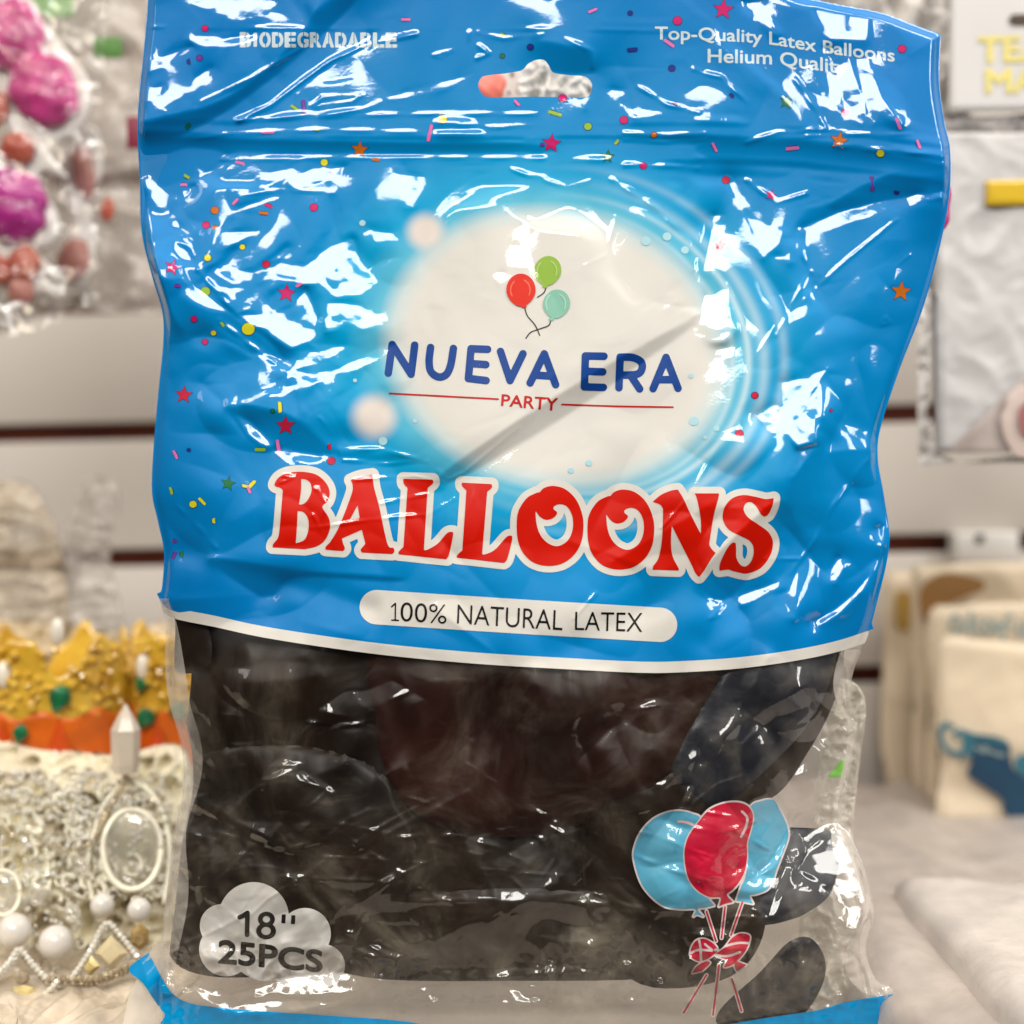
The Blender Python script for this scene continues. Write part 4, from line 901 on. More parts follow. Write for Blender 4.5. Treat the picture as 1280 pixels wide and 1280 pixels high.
flat_balloon([(840, 960), (880, 880), (940, 800), (1010, 780), (1046, 810), (1020, 890), (960, 960), (890, 1010)], 6, 10, M_BALB, 'bluish black balloon slanting under the right end of the white border', 10, .6)
flat_balloon([(300, 800), (420, 780), (560, 800), (620, 860), (560, 920), (420, 910), (310, 890)], 13, 10, M_BAL, PACKED, 11)
flat_balloon([(214, 760), (240, 750), (262, 790), (262, 830), (232, 842), (214, 828)], 8, 6, M_BAL, 'small black balloon corner at the left end of the white border', 12, .5)
# ------------------------------------------------------------------ things behind the pouch
def KD(d): return S*(D+d)/D       # metres per photo pixel at depth d

def pillow(name, poly, d, thick, mat, parent=None, amp=0.0, wl=(40, 15), step=4.0, seed=0, edge=40.0, flatback=False, tilt=(0, 0), bend=None, an=(1, 1)):
    """a closed soft body whose outline is given in photo pixels at depth d; thick and amp in metres"""
    rng = np.random.default_rng(seed+100)
    xs = [p[0] for p in poly]; ys = [p[1] for p in poly]
    X, Y = grid_for(min(xs)-2*step, min(ys)-2*step, max(xs)+2*step, max(ys)+2*step, step)
    sd = sdf_poly([poly], X, Y)
    nf = [gauss_noise(X.shape, w/step, rng, an) for w in wl]
    nn = -np.abs(nf[0])*amp - (np.abs(nf[1])*amp*.35 if len(nf) > 1 else 0)
    V, lo, st, tt = march(sd, X, Y)
    j = np.clip((V[:, 0]-X[0, 0])/step, 0, X.shape[1]-1).round().astype(int); i = np.clip((V[:, 1]-Y[0, 0])/step, 0, X.shape[0]-1).round().astype(int)
    q = np.clip(-sd[i, j], 0, edge)/edge
    pr = np.sqrt(np.clip(1-(1-q)**2, 0, 1))
    cx, cy = (min(xs)+max(xs))/2, (min(ys)+max(ys))/2
    k = KD(d)
    base = d+tilt[0]*(V[:, 0]-cx)*k+tilt[1]*(V[:, 1]-cy)*k
    if bend is not None: base = base+bend(V[:, 0], V[:, 1])
    f = base-thick*.5*pr-nn[i, j]*np.minimum(1, pr*1.5)*-1*-1
    b = base+(0.0004 if flatback else thick*.5*pr+0.0004)
    b = np.maximum(b, f+.0003)
    def w(dd): return np.stack([(V[:, 0]-640)*k, dd, (640-V[:, 1])*k], -1)
    n = len(V)
    lo2 = lo[::-1]+n; tt2 = tt[::-1]
    t3 = np.concatenate([tt, tt2])
    me = mesh_np(name, np.concatenate([w(f), w(b)]), np.concatenate([lo, lo2]), np.concatenate([[0], np.cumsum(t3)[:-1]]), t3)
    return link(name, me, mat, parent)

def from_bm(name, bm, mat, parent=None, smooth_=True):
    me = bpy.data.meshes.new(name); bm.to_mesh(me); bm.free()
    return link(name, me, mat, parent, smooth_)
def ball(bm, loc, r, scale=(1, 1, 1), seg=20, rot=None):
    m = Matrix.Translation(loc) @ (rot.to_4x4() if rot else Matrix.Identity(4)) @ Matrix.Diagonal((r*scale[0], r*scale[1], r*scale[2], 1))
    bmesh.ops.create_uvsphere(bm, u_segments=seg, v_segments=max(6, seg//2), radius=1.0, matrix=m)
def gem(bm, loc, r, sub=1):
    bmesh.ops.create_icosphere(bm, subdivisions=sub, radius=r, matrix=Matrix.Translation(loc) @ Euler((random.random()*3, random.random()*3, 0)).to_matrix().to_4x4())
def tube(bm, pts, r, seg=8):
    pts = [Vector(p) for p in pts]; rings = []
    for i, p in enumerate(pts):
        t = (pts[min(i+1, len(pts)-1)]-pts[max(i-1, 0)]).normalized()
        a = t.cross(Vector((0.3, 1, .2))).normalized(); b = t.cross(a)
        rr = r[i] if isinstance(r, (list, tuple)) else r
        rings.append([bm.verts.new(p+(a*math.cos(q)+b*math.sin(q))*rr) for q in [2*math.pi*k/seg for k in range(seg)]])
    for A, B in zip(rings[:-1], rings[1:]):
        for k in range(seg): bm.faces.new((A[k], A[(k+1) % seg], B[(k+1) % seg], B[k]))
    bm.faces.new(rings[0][::-1]); bm.faces.new(rings[-1])
def box(bm, lo, hi, bev=0.0):
    c = [(a+b)/2 for a, b in zip(lo, hi)]; s = [b-a for a, b in zip(lo, hi)]
    r = bmesh.ops.create_cube(bm, size=1, matrix=Matrix.Translation(c) @ Matrix.Diagonal((*s, 1)))
    if bev: bmesh.ops.bevel(bm, geom=list({e for v in r['verts'] for e in v.link_edges}), offset=bev, segments=2, profile=.5, affect='EDGES')
def flat_print(name, sd, X, Y, d, mat, parent, push=0.0):
    V, lo, st, tt = march(sd, X, Y); k = KD(d)
    P = np.stack([(V[:, 0]-640)*k, np.full(len(V), d-push), (640-V[:, 1])*k], -1)
    return link(name, mesh_np(name, P, lo, st, tt), mat, parent)

# table and slatwall ---------------------------------------------------------
bm = bmesh.new(); box(bm, (-.75, -.045, -.235), (.75, .452, -.1965), .004)
tb = from_bm('display_table', bm, pbr('beige_laminate', (.36, .31, .26), rough=.4, vary=.06, scale=8, bump=.05))
tag(tb, 'beige laminate display table under the pouch and the goods', 'table')

WALL = empty('slatwall', (0, .47, -.2))
tag(WALL, 'pale grey slatwall with dark reddish brown slots behind the goods', 'slatwall')
M_SLAT = pbr('pale_grey_laminate', (.60, .555, .51), rough=.45, spec=.4, vary=.05, scale=5, bump=.04)
M_SLOT = pbr('reddish_brown_fibreboard', (.13, .026, .012), rough=.7, vary=.3, scale=40)
pl, pr_ = Bk(100, 540, .455), Bk(1200, 515, .425)
ux = (pr_-pl).normalized()
uz = (Bk(100, 385, .455)-pl); pitch = (uz.length+(Bk(1200, 348, .425)-pr_).length)/2
uy = Vector((0, 0, 1)).cross(ux).normalized(); uz = ux.cross(uy).normalized()
rotm = Matrix((ux, uy, uz)).transposed()
def wall_box(name, z0, z1, y0, y1, mat, bev):
    bm = bmesh.new(); box(bm, (-1.2, y0, z0), (1.2, y1, z1), bev)
    bm.transform(Matrix.Translation((pl+pr_)/2) @ rotm.to_4x4())
    return from_bm(name, bm, mat, WALL)
slot = .0125
for i in range(-3, 6):
    wall_box('slat_board', i*pitch+slot/2, (i+1)*pitch-slot/2, 0, .012, M_SLAT, .0012)
wall_box('slot_backing', -3*pitch, 6*pitch, .0125, .02, M_SLOT, 0)

M_WHITEPL = pbr('white_plastic', (.74, .72, .69), rough=.35, vary=.03)
hk = empty('slatwall_bracket', Bk(1226, 690, .42))
tag(hk, 'white plastic bracket with a round dark hole clipped over a slatwall slot', 'bracket')
k = KD(.42)
bm = bmesh.new(); a, b = Bk(1190, 704, .418), Bk(1262, 664, .43); box(bm, (a.x, .410, a.z), (b.x, .428, b.z), .002)
from_bm('bracket_plate', bm, M_WHITEPL, hk)
bm = bmesh.new(); ball(bm, Bk(1225, 673, .4095), .0032, (1, .4, 1)); from_bm('bracket_hole', bm, pbr('dark_hole', (.02, .015, .012), rough=.8), hk)

# ---- upper left: clear pack with glitter decorations
M_PINK = pbr('pink_glitter', (.66, .02, .22), rough=.22, spec=.7, vary=.5, scale=90, bump=1.0, bscale=200, rgb2=(.80, .10, .36))
M_MAG = pbr('magenta_glitter', (.50, .004, .24), rough=.22, spec=.7, vary=.5, scale=90, bump=1.0, bscale=200, rgb2=(.66, .02, .38))
M_CORAL = pbr('coral_red_gel', (.60, .07, .045), rough=.25, vary=.4, scale=80, bump=.4, bscale=200, rgb2=(.55, .16, .10))
M_ROSE = pbr('rose_translucent_gel', (.42, .17, .14), rough=.3, vary=.3, scale=60)
M_CARD = pbr('white_card', (.76, .72, .67), rough=.55, vary=.04)
def lobe(name, x, y, rx, ry, d, mat, parent, ang=0, th=.5):
    bm = bmesh.new(); k = KD(d)
    bmesh.ops.create_uvsphere(bm, u_segments=40, v_segments=24, radius=1)
    rng = np.random.default_rng(int(x*7+y))
    off = rng.random(6)*6
    for v in bm.verts:
        p = v.co; s = 1+.05*math.sin(p.x*4+off[0])*math.cos(p.z*5+off[1])+.03*math.sin(p.z*9+off[2]+p.x*7)
        v.co = p*s
    bm.transform(Matrix.Translation(Bk(x, y, d)) @ Matrix.Rotation(ang, 4, 'Y') @ Matrix.Diagonal((rx*k, min(rx, ry)*k*th, ry*k, 1)))
    return from_bm(name, bm, mat, parent)
def decoration(label, card, d, lobes, group=None):
    t = empty('glitter_decoration', Bk(card[0][0], card[0][1], d)); tag(t, label, 'decoration', group)
    pillow('backing_card', smooth(card, True, 6), d, .003, M_CARD, t, edge=8, step=3)
    for nm, x, y, rx, ry, m, a in lobes: lobe(nm, x, y, rx, ry, d-.004, m, t, a)
    return t
decoration('pink glitter decoration with a white pronged backing, high at the left edge', [(-50, -30), (30, -8), (56, 30), (84, 62), (110, 98), (112, 135), (94, 165), (72, 178), (62, 190), (88, 224, 1), (52, 214), (44, 240), (30, 215), (-4, 130), (-50, 120)], .20,
           [('glitter_lobe', 16, 44, 40, 46, M_PINK, .2), ('glitter_lobe', 54, 112, 41, 50, M_PINK, -.55), ('gel_lobe', 22, 186, 22, 20, M_CORAL, .2), ('gel_lobe', -8, 140, 18, 26, M_CORAL, .5)])
decoration('magenta glitter decoration with a red drop under it, below the pink one', [(-50, 205), (10, 200), (36, 232), (66, 255), (75, 285), (64, 305), (46, 316), (88, 350, 1), (56, 346), (80, 374, 1), (48, 366), (36, 386), (18, 386), (6, 365), (-8, 340), (-50, 330)], .205,
           [('glitter_lobe', 14, 258, 46, 48, M_MAG, -.4), ('gel_lobe', 30, 330, 20, 24, M_CORAL, .1), ('gel_lobe', 26, 364, 17, 18, M_ROSE, 0), ('gel_lobe', -10, 338, 26, 20, M_CORAL, 0)])
decoration('faded rose decoration half hidden in crinkled plastic, right of the pink glitter ones', [(88, 170), (120, 160), (128, 215), (112, 250), (120, 310), (108, 352), (84, 356), (72, 330), (90, 280), (78, 230)], .235,
           [('gel_lobe', 92, 325, 20, 28, M_ROSE, .2), ('gel_lobe', 104, 215, 14, 34, M_ROSE, -.2), ('gel_lobe', 134, 262, 9, 15, M_CORAL, .1)])
M_WRAP = film_mat('crinkled_wrap', rough=.16, haze=.34, bump=.3, bscale=60, haze_col=(.60, .53, .47))
M_WRAP2 = film_mat('milky_wrap', rough=.2, haze=.62, bump=.3, bscale=60, haze_col=(.78, .74, .70))
M_WRAP3 = film_mat('clear_wrap', rough=.1, haze=.004, bump=.25, bscale=60, haze_col=(.7, .65, .6))
p1 = tag(pillow('clear_pack', smooth([(-70, -60), (214, -60), (222, 60), (212, 200), (214, 350), (204, 388), (150, 392), (90, 386), (60, 392), (-70, 390)], True, 5), .26, .02, M_WRAP, None, amp=.006, wl=(110, 44), step=5, seed=3), 'crinkled clear plastic pack hanging behind the glitter decorations', 'plastic pack')
p1b = tag(pillow('clear_sleeve', smooth([(-70, -60), (112, -60), (132, 100), (126, 300), (110, 384), (-70, 388)], True, 5), .185, .004, M_WRAP3, None, amp=.003, wl=(110, 50), step=5, seed=4), 'thin clear plastic sleeve in front of the pink glitter decorations', 'plastic sleeve')
M_GREEN = pbr('green_label', (.07, .21, .03), rough=.5); M_CRIM = pbr('crimson_label', (.20, .012, .04), rough=.5)
bm = bmesh.new(); a, b = Bk(118, 73, .24), Bk(153, 47, .24); box(bm, (a.x, .2385, a.z), (b.x, .2405, b.z), .0006); tag(from_bm('price_label', bm, M_GREEN), 'small green label in the crinkled plastic at upper left', 'label')
bm = bmesh.new(); a, b = Bk(38, 22, .24), Bk(92, -20, .24); box(bm, (a.x, .2385, a.z), (b.x, .2405, b.z), .0006); tag(from_bm('price_label', bm, pbr('pale_green_label', (.25, .42, .18), rough=.5)), 'pale green label cut by the upper edge of the photo', 'label')
bm = bmesh.new(); a, b = Bk(159, 186, .2), Bk(180, 146, .2); box(bm, (a.x, .1985, a.z), (b.x, .2005, b.z), .0006); tag(from_bm('price_label', bm, M_CRIM), 'dark crimson label peeking out beside the upper left edge of the pouch', 'label')

# ---- seen through the hang hole
tag(lobe('coral_balloon', 608, 108, 24, 26, .085, pbr('coral_rubber', (.85, .20, .14), rough=.35, vary=.05), None), 'coral red round thing seen through the left end of the hang hole', 'balloon')
cd = tag(pillow('spotted_card', [(604, 70), (668, 66), (672, 150), (600, 150)], .098, .002, M_CARD, None, edge=6, step=3), 'white card with dark pink spots seen through the hang hole', 'card')
sx_, sy_ = grid_for(632, 84, 672, 120, 1.0)
flat_print('spot_print', np.minimum.reduce([np.hypot(sx_-x, sy_-y)-r for x, y, r in ((649, 107, 2.6), (655, 111, 2.8), (648, 115, 2.4), (640, 94, 2.6), (636, 117, 2)) ]), sx_, sy_, .098, pbr('dusky_pink_print', (.22, .08, .10), rough=.6), cd, .0016)
tag(pillow('foil_pack', smooth([(664, 50), (770, 46), (776, 150), (658, 150)], True, 4), .09, .008, film_mat('silvery_wrap', rough=.15, haze=.9, bump=.3, bscale=200, haze_col=(.80, .76, .70)), None, amp=.0022, wl=(30, 14), step=2, seed=8), 'crinkled silvery plastic seen through the right of the hang hole', 'plastic pack')

# ---- upper right: milky packs and the pack with yellow lettering
tag(pillow('milky_pack', smooth([(940, -60), (1210, -60), (1214, 150), (1205, 385), (1150, 390), (1080, 300), (960, 120)], True, 5), .24, .03, M_WRAP2, None, amp=.007, wl=(60, 22), step=4, seed=11), 'milky crinkled plastic pack behind the upper right corner of the pouch', 'plastic pack')
TP = empty('boxed_pack', Bk(1290, 580, .19)); tag(TP, 'white pack with pale yellow lettering hanging at the right edge', 'boxed pack')
M_PACK = pbr('white_pack_card', (.66, .64, .63), rough=.4, vary=.05, scale=20); M_PACK2 = pbr('pale_grey_pack_card', (.56, .545, .54), rough=.4, vary=.08, scale=12)
pillow('header_card', [(1188, -60), (1440, -60), (1440, 136), (1186, 140)], .19, .004, M_PACK, TP, edge=5)
pillow('seam_fold', smooth([(1172, 142), (1230, 146), (1300, 142), (1440, 142), (1440, 164), (1300, 166), (1176, 168)], True, 4), .195, .006, pbr('grey_fold', (.36, .33, .32), rough=.35, vary=.3, scale=60), TP, amp=.002, wl=(30, 12), edge=8)
pillow('pack_front', [(1166, 166), (1440, 166), (1440, 566), (1170, 566)], .19, .012, M_PACK2, TP, edge=6, amp=.0006, wl=(90, 40))
sx_, sy_ = grid_for(1205, 40, 1440, 130, 1.5)
sd = np.minimum(sdf_poly(None, sx_, sy_, text_px('TEA', (1222, 79), (1306, 77), (1222, 49), (1306, 47))), sdf_poly(None, sx_, sy_, text_px('MA', (1231, 117), (1297, 116), (1231, 89), (1297, 88))))-1.6
flat_print('yellow_lettering', sd, sx_, sy_, .19, pbr('yellow_print', (.74, .64, .20), rough=.4), TP, .0026)
sx_, sy_ = grid_for(1250, 10, 1350, 44, 1.5)
flat_print('hang_slot', sdf_lines([[(1266, 27), (1330, 26)]], sx_, sy_)-7, sx_, sy_, .19, pbr('dark_slot', (.07, .045, .03), rough=.7), TP, .0026)
pillow('yellow_label', smooth([(1232, 226, 1), (1330, 224, 1), (1330, 256, 1), (1232, 257, 1)], True, 3), .183, .004, pbr('glossy_yellow', (.66, .44, .03), rough=.2, spec=.6, vary=.1), TP, edge=6, step=2)
pillow('picture_wedge', smooth([(1184, 565, 1), (1225, 525), (1262, 488), (1320, 440), (1400, 440, 1), (1400, 565, 1)], True, 4), .1832, .0012, pbr('grey_brown_print', (.36, .29, .26), rough=.45, rgb2=(.55, .48, .45), scale=40), TP, edge=6, step=3)
lobe('tape_roll', 1284, 526, 32, 46, .180, pbr('beige_print', (.60, .49, .44), rough=.5), TP, 0, .08)
lobe('roll_centre', 1290, 524, 17, 25, .1775, pbr('dusty_rose_print', (.36, .13, .13), rough=.5), TP, 0, .06)
pillow('clear_edge', smooth([(1150, 380), (1166, 380), (1168, 564), (1290, 566), (1440, 566), (1440, 578), (1180, 578), (1150, 576)], True, 3), .192, .004, M_WRAP2, TP, amp=.002, wl=(30, 12), step=3, edge=6)
tag(lobe('pink_disc', 1137, 252, 52, 62, .045, pbr('hot_pink_plastic', (.55, .03, .20), rough=.3), None, 0, .12), 'hot pink sliver peeking out at the right end of the zip', 'pink trinket')

# ---- right: cream cloth-like packs standing in a row
M_CREAM = pbr('cream_pack', (.74, .62, .46), rough=.5, vary=.09, scale=10, bump=.2, bscale=60)
def cream_pack(label, poly, d, seed, tilt):
    t = empty('cream_pack', Bk(poly[0][0], poly[-1][1], d)); tag(t, label, 'pack', 'cream packs standing in a row')
    pillow('pack_body', smooth(poly, True, 5), d, .012, M_CREAM, t, amp=.0011, wl=(160, 70), step=5, seed=seed, edge=14, tilt=tilt)
    return t
cA = cream_pack('rearmost cream pack, showing a thin edge with an ochre patch', [(1106, 722), (1124, 714), (1260, 716), (1300, 720), (1300, 900), (1300, 1000), (1120, 1000), (1104, 800)], .40, 31, (0, 0))
cB = cream_pack('second cream pack in the row, with a brown patch at its top corner', [(1140, 716), (1156, 706), (1300, 702), (1380, 704), (1380, 1000), (1250, 1010), (1150, 1006), (1142, 850)], .36, 32, (0, 0))
cC = cream_pack('third cream pack in the row, with pale blue lettering', [(1160, 770), (1200, 756), (1300, 752), (1400, 752), (1400, 1020), (1260, 1020), (1166, 1014), (1160, 880)], .33, 33, (0, 0))
cD = cream_pack('front cream pack with a teal and navy print at its lower edge', [(1172, 800), (1230, 800), (1320, 806), (1440, 812), (1440, 1100), (1330, 1090), (1180, 1040), (1176, 960), (1168, 880)], .295, 34, (0, 0))
M_OCH = pbr('ochre_print', (.42, .26, .06), rough=.5, vary=.2, scale=60); M_BRN = pbr('brown_print', (.40, .24, .08), rough=.5, vary=.3, scale=50, rgb2=(.28, .12, .03))
M_PBLUE = pbr('pale_blue_print', (.27, .34, .33), rough=.5); M_TEAL = pbr('teal_print', (.03, .14, .19), rough=.45); M_NVY = pbr('navy_pack_print', (.006, .02, .055), rough=.4, rgb2=(.012, .08, .15), scale=12)
def pr_shape(name, pts, d, mat, parent, push, corner=False):
    pillow(name, smooth(pts, True, 5), d-push, .0006, mat, parent, edge=3, step=3)
pr_shape('ochre_patch', [(1120, 742), (1138, 742), (1139, 770), (1134, 788), (1121, 784)], .40, M_OCH, cA, .0095)
pr_shape('brown_patch', [(1152, 734), (1180, 716), (1226, 724), (1228, 738), (1196, 750), (1178, 766), (1160, 780), (1150, 762)], .36, M_BRN, cB, .0095)
sx_, sy_ = grid_for(1170, 752, 1300, 812, 1.5)
letters = [arc([(1196, 776), (1186, 768), (1182, 780), (1190, 788), (1196, 778), (1198, 788)]), [(1206, 764), (1206, 790)], arc([(1218, 772), (1207, 780), (1220, 790)]), arc([(1236, 780), (1226, 774), (1224, 786), (1234, 788), (1237, 776), (1240, 788)]), arc([(1258, 768), (1250, 772), (1246, 800)]), [(1242, 780), (1256, 780)], arc([(1266, 776), (1264, 788), (1274, 788), (1275, 776), (1274, 800)]), arc([(1290, 776), (1280, 782), (1290, 790)])]
flat_print('blue_lettering', sdf_lines(letters, sx_, sy_)-2.4, sx_, sy_, .33, M_PBLUE, cC, .0105)
sx_, sy_ = grid_for(1160, 890, 1440, 1060, 2.0)
tl_ = [arc([(1184, 905), (1172, 904), (1170, 922), (1180, 936), (1190, 938)]), arc([(1186, 914), (1196, 912), (1200, 930), (1194, 942)]), [(1196, 912), (1214, 918), (1250, 926)], [(1206, 920), (1206, 940)]]
flat_print('teal_print', np.minimum(sdf_lines(tl_, sx_, sy_)-3.4, sdf_poly([smooth([(1262, 944), (1290, 938), (1400, 945), (1400, 1000), (1300, 980), (1266, 962)], True, 5)], sx_, sy_)), sx_, sy_, .295, M_TEAL, cD, .0102)
flat_print('navy_print', sdf_poly([smooth([(1206, 916), (1250, 922), (1256, 944), (1262, 960), (1300, 975), (1420, 1000), (1420, 1070), (1330, 1050), (1278, 1034), (1248, 1010), (1244, 994), (1204, 966), (1208, 948)], True, 5)], sx_, sy_), sx_, sy_, .295, M_NVY, cD, .0098)
flat_print('white_print', sdf_lines([arc([(1212, 930), (1224, 936), (1222, 930), (1236, 938), (1248, 940)])], sx_, sy_)-2.2, sx_, sy_, .295, pbr('grey_green_print', (.20, .27, .27), rough=.5), cD, .0106)

# ---- lower right: wrapped goods lying on the table
def slab(name, x0, x1, y0, y1, z, h, amp, wl, mat, label, cat, seed, skew=0.0, wo=.004):
    """a soft wrapped slab lying flat: rounded rim, creased top"""
    rng = np.random.default_rng(seed)
    nx, ny = 130, 110
    A, B = np.meshgrid(np.linspace(0, 1, nx), np.linspace(0, 1, ny))
    e = np.minimum(np.minimum(A, 1-A)*(x1-x0), np.minimum(B, 1-B)*(y1-y0)); q = np.clip(e/(h*1.2), 0, 1)
    pr = np.sqrt(1-(1-q)**2)
    nn = gauss_noise(A.shape, wl, rng, (.5, 1.3))*amp-np.abs(gauss_noise(A.shape, wl*.35, rng, (.5, 1.3)))*amp*.3
    wob = gauss_noise(A.shape, 60, rng)*wo
    X = x0+A*(x1-x0)+skew*B+wob; Y = y0+B*(y1-y0)+wob*.7; Zz = z+h*pr+nn*pr
    V = np.stack([X, Y, Zz], -1).reshape(-1, 3); V2 = np.stack([X, Y, np.full_like(X, z)], -1).reshape(-1, 3)
    i = np.arange(ny-1)[:, None]*nx+np.arange(nx-1)[None, :]; i = i.ravel()
    f = np.stack([i, i+1, i+nx+1, i+nx], 1); f2 = f[:, ::-1]+nx*ny
    lo = np.concatenate([f, f2]).ravel(); tt = np.full(len(lo)//4, 4)
    o = link(name, mesh_np(name, np.concatenate([V, V2]), lo, np.arange(len(tt))*4, tt), mat)
    return tag(o, label, cat)
slab('wrapped_bundle', .137, .44, -.085, .41, -.196, .022, .0012, 34, pbr('greyish_wrap_over_beige', (.47, .41, .37), rough=.35, spec=.4, vary=.18, scale=50, bump=.6, bscale=120), 'greyish beige plastic wrapped bundle lying flat on the table at right', 'wrapped bundle', 5)
slab('wrapped_bundle', .166, .40, -.085, .115, -.1765, .013, .0008, 60, pbr('whitish_wrap', (.60, .545, .50), rough=.3, spec=.5, vary=.16, scale=40, bump=.5, bscale=140), 'paler flat wrapped bundle lying on the greyish beige one', 'wrapped bundle', 6, .006, .0015)
tag(pillow('clear_scrap', smooth([(1030, 862), (1062, 850), (1082, 880), (1074, 960), (1066, 1040), (1072, 1140), (1064, 1284), (1000, 1284), (1004, 1100), (1024, 960)], True, 5), .03, .010, film_mat('crinkled_scrap_wrap', rough=.12, haze=.3, bump=.25, bscale=160, haze_col=(.80, .74, .62)), None, amp=.002, wl=(40, 14), step=2, seed=21), 'crinkled clear plastic end sticking out behind the lower right of the pouch', 'plastic scrap')
tag(pillow('green_tag', [(1056, 946), (1053, 972), (1034, 972)], .022, .001, pbr('bright_green_paper', (.16, .62, .01), rough=.5), None, edge=3, step=2), 'bright green triangular tag behind the right edge of the pouch', 'tag')

# ---- left: clear wrapped cones, golden crowns, tiaras
tag(pillow('clear_cone_bag', smooth([(-60, 640), (20, 600), (60, 640), (78, 700), (90, 790), (96, 840), (-60, 850)], True, 5), .30, .03, film_mat('yellowish_wrap', rough=.15, haze=.34, bump=.2, bscale=40, haze_col=(.70, .58, .42)), None, amp=.008, wl=(60, 30), step=4, seed=41, an=(1.5, .35)), 'crumpled clear bag with a yellowish cast at the left edge above the crowns', 'clear bag')
tag(pillow('clear_cone_bag', smooth([(80, 690), (96, 622), (118, 596), (144, 606), (150, 640), (136, 690), (150, 760), (160, 850), (56, 850), (66, 760)], True, 5), .31, .025, film_mat('greyish_wrap', rough=.15, haze=.30, bump=.2, bscale=40, haze_col=(.66, .60, .54)), None, amp=.007, wl=(50, 26), step=4, seed=42, an=(1.5, .35)), 'tall narrow crumpled clear bag left of the dark slot end', 'clear bag')
tag(pillow('tissue_bundle', smooth([(-60, 790), (60, 780), (150, 792), (215, 778), (230, 830), (230, 960), (-60, 960)], True, 5), .285, .03, pbr('cream_tissue', (.62, .50, .33), rough=.5, vary=.2, scale=30), None, amp=.006, wl=(40, 18), step=4, seed=43), 'cream tissue bundle behind the golden crowns', 'tissue')
M_GOLD = pbr('golden_plastic', (.80, .40, .012), rough=.16, spec=.8, metal=0, vary=.35, scale=70, bump=1.0, bscale=130, rgb2=(.92, .62, .08), coat=.5)
M_ORG = pbr('orange_plastic', (.72, .14, .01), rough=.3, spec=.6, vary=.3, scale=70, bump=.3, bscale=140)
M_ORED = pbr('orange_red_plastic', (.58, .07, .008), rough=.28, spec=.6, vary=.25, scale=70)
M_EMER = pbr('emerald_gem', (.01, .14, .05), rough=.12, spec=.9, vary=.7, scale=120); M_CRYS = pbr('milky_crystal', (.85, .78, .66), rough=.1, spec=.8)
def crown(label, cx, by, d, r, gems, peaks, seed):
    rng = random.Random(seed)
    t = empty('toy_crown', Bk(cx, by, d)); tag(t, label, 'toy crown', 'golden toy crowns'); base = Bk(cx, by, d)
    k = KD(d)
    def wall(name, z0, zf, th, mat, rr):
        bm = bmesh.new(); n = 120; rows = 10
        gi = []; 
        for side in (0, 1):
            g = []
            for i in range(n):
                a = 2*math.pi*i/n; top = zf(a); row = []
                for j in range(rows+1):
                    z = z0+(top-z0)*j/rows; q = (rr-side*th)*(1+.16*(z/(160*k)))
                    row.append(bm.verts.new(base+Vector((q*math.sin(a), -q*math.cos(a), z))))
                g.append(row)
            gi.append(g)
        for s_, g in enumerate(gi):
            for i in range(n):
                for j in range(rows):
                    f = (g[i][j], g[(i+1) % n][j], g[(i+1) % n][j+1], g[i][j+1]); bm.faces.new(f if s_ == 0 else f[::-1])
        for i in range(n):
            bm.faces.new((gi[0][i][rows], gi[0][(i+1) % n][rows], gi[1][(i+1) % n][rows], gi[1][i][rows]))
        return from_bm(name, bm, mat, t)
    wall('crown_points', 60*k, lambda a: (112+52*abs(math.cos(a*3+.3))**1.6+6*math.sin(a*17))*k, .0016, M_GOLD, r)
    wall('crown_band', 0, lambda a: (70+5*math.sin(a*9))*k, .002, M_ORG, r*1.02)
    def at(x, y, out=.002):
        u = max(-.98, min(.98, (x-cx)*k/r)); return base+Vector((r*u*1.05, -r*math.sqrt(1-u*u)*1.08-out, (by-y)*k))
    for x, y, s_ in gems:
        bm = bmesh.new(); bmesh.ops.create_icosphere(bm, subdivisions=2, radius=1)
        for v in bm.verts:
            if v.co.z < 0: v.co.x *= 1+v.co.z*.6
        bm.transform(Matrix.Translation(at(x, y, .003)) @ Matrix.Rotation(rng.uniform(-.5, .5), 4, 'Y') @ Matrix.Diagonal((s_*k*.85, s_*k*.4, s_*k*1.1, 1)))
        from_bm('green_gem', bm, M_EMER, t, False)
    for x, y, w_, h_ in peaks:
        bm = bmesh.new(); p = at(x, y, .002)
        vs = [bm.verts.new(p+Vector((dx*w_*k, dy, dz*h_*k))) for dx, dy, dz in ((-1, .003, 0), (0, -.005, .25), (1, .003, 0), (0, 0, 1), (-.5, 0, .45), (.5, 0, .45))]
        for f in ((0, 1, 4), (4, 1, 3), (1, 5, 3), (1, 2, 5)): bm.faces.new([vs[i] for i in f])
        pk = from_bm('crown_peak', bm, M_ORED, t, False)
        bm = bmesh.new(); ball(bm, p+Vector((0, -.005, .32*h_*k)), 7*k, (.7, .6, 1.2)); from_bm('white_bead', bm, M_CRYS, pk)
    bm = bmesh.new()
    for i in range(150):
        a = rng.uniform(-1.4, 1.4); z = rng.uniform(66, 150)*k; q = r*(1+.16*z/(160*k))
        gem(bm, base+Vector((q*math.sin(a), -q*math.cos(a)-.0012, z)), rng.uniform(2.5, 7)*k)
    from_bm('gold_beading', bm, M_GOLD, t, False)
    bm = bmesh.new()
    for x, y in ((cx+32, by-170), (cx-28, by-120)):
        ball(bm, at(x, y, .003), 11*k, (.8, .7, 1.5))
    from_bm('pale_drop', bm, M_CRYS, t)
    return t
crown('golden toy crown with green gems and orange red peaks at the left edge', 68, 952, .17, .034, [(16, 857, 14), (102, 862, 16), (60, 902, 11), (8, 923, 11), (20, 895, 8)], [(38, 952, 24, 66), (101, 950, 26, 66)], 1)
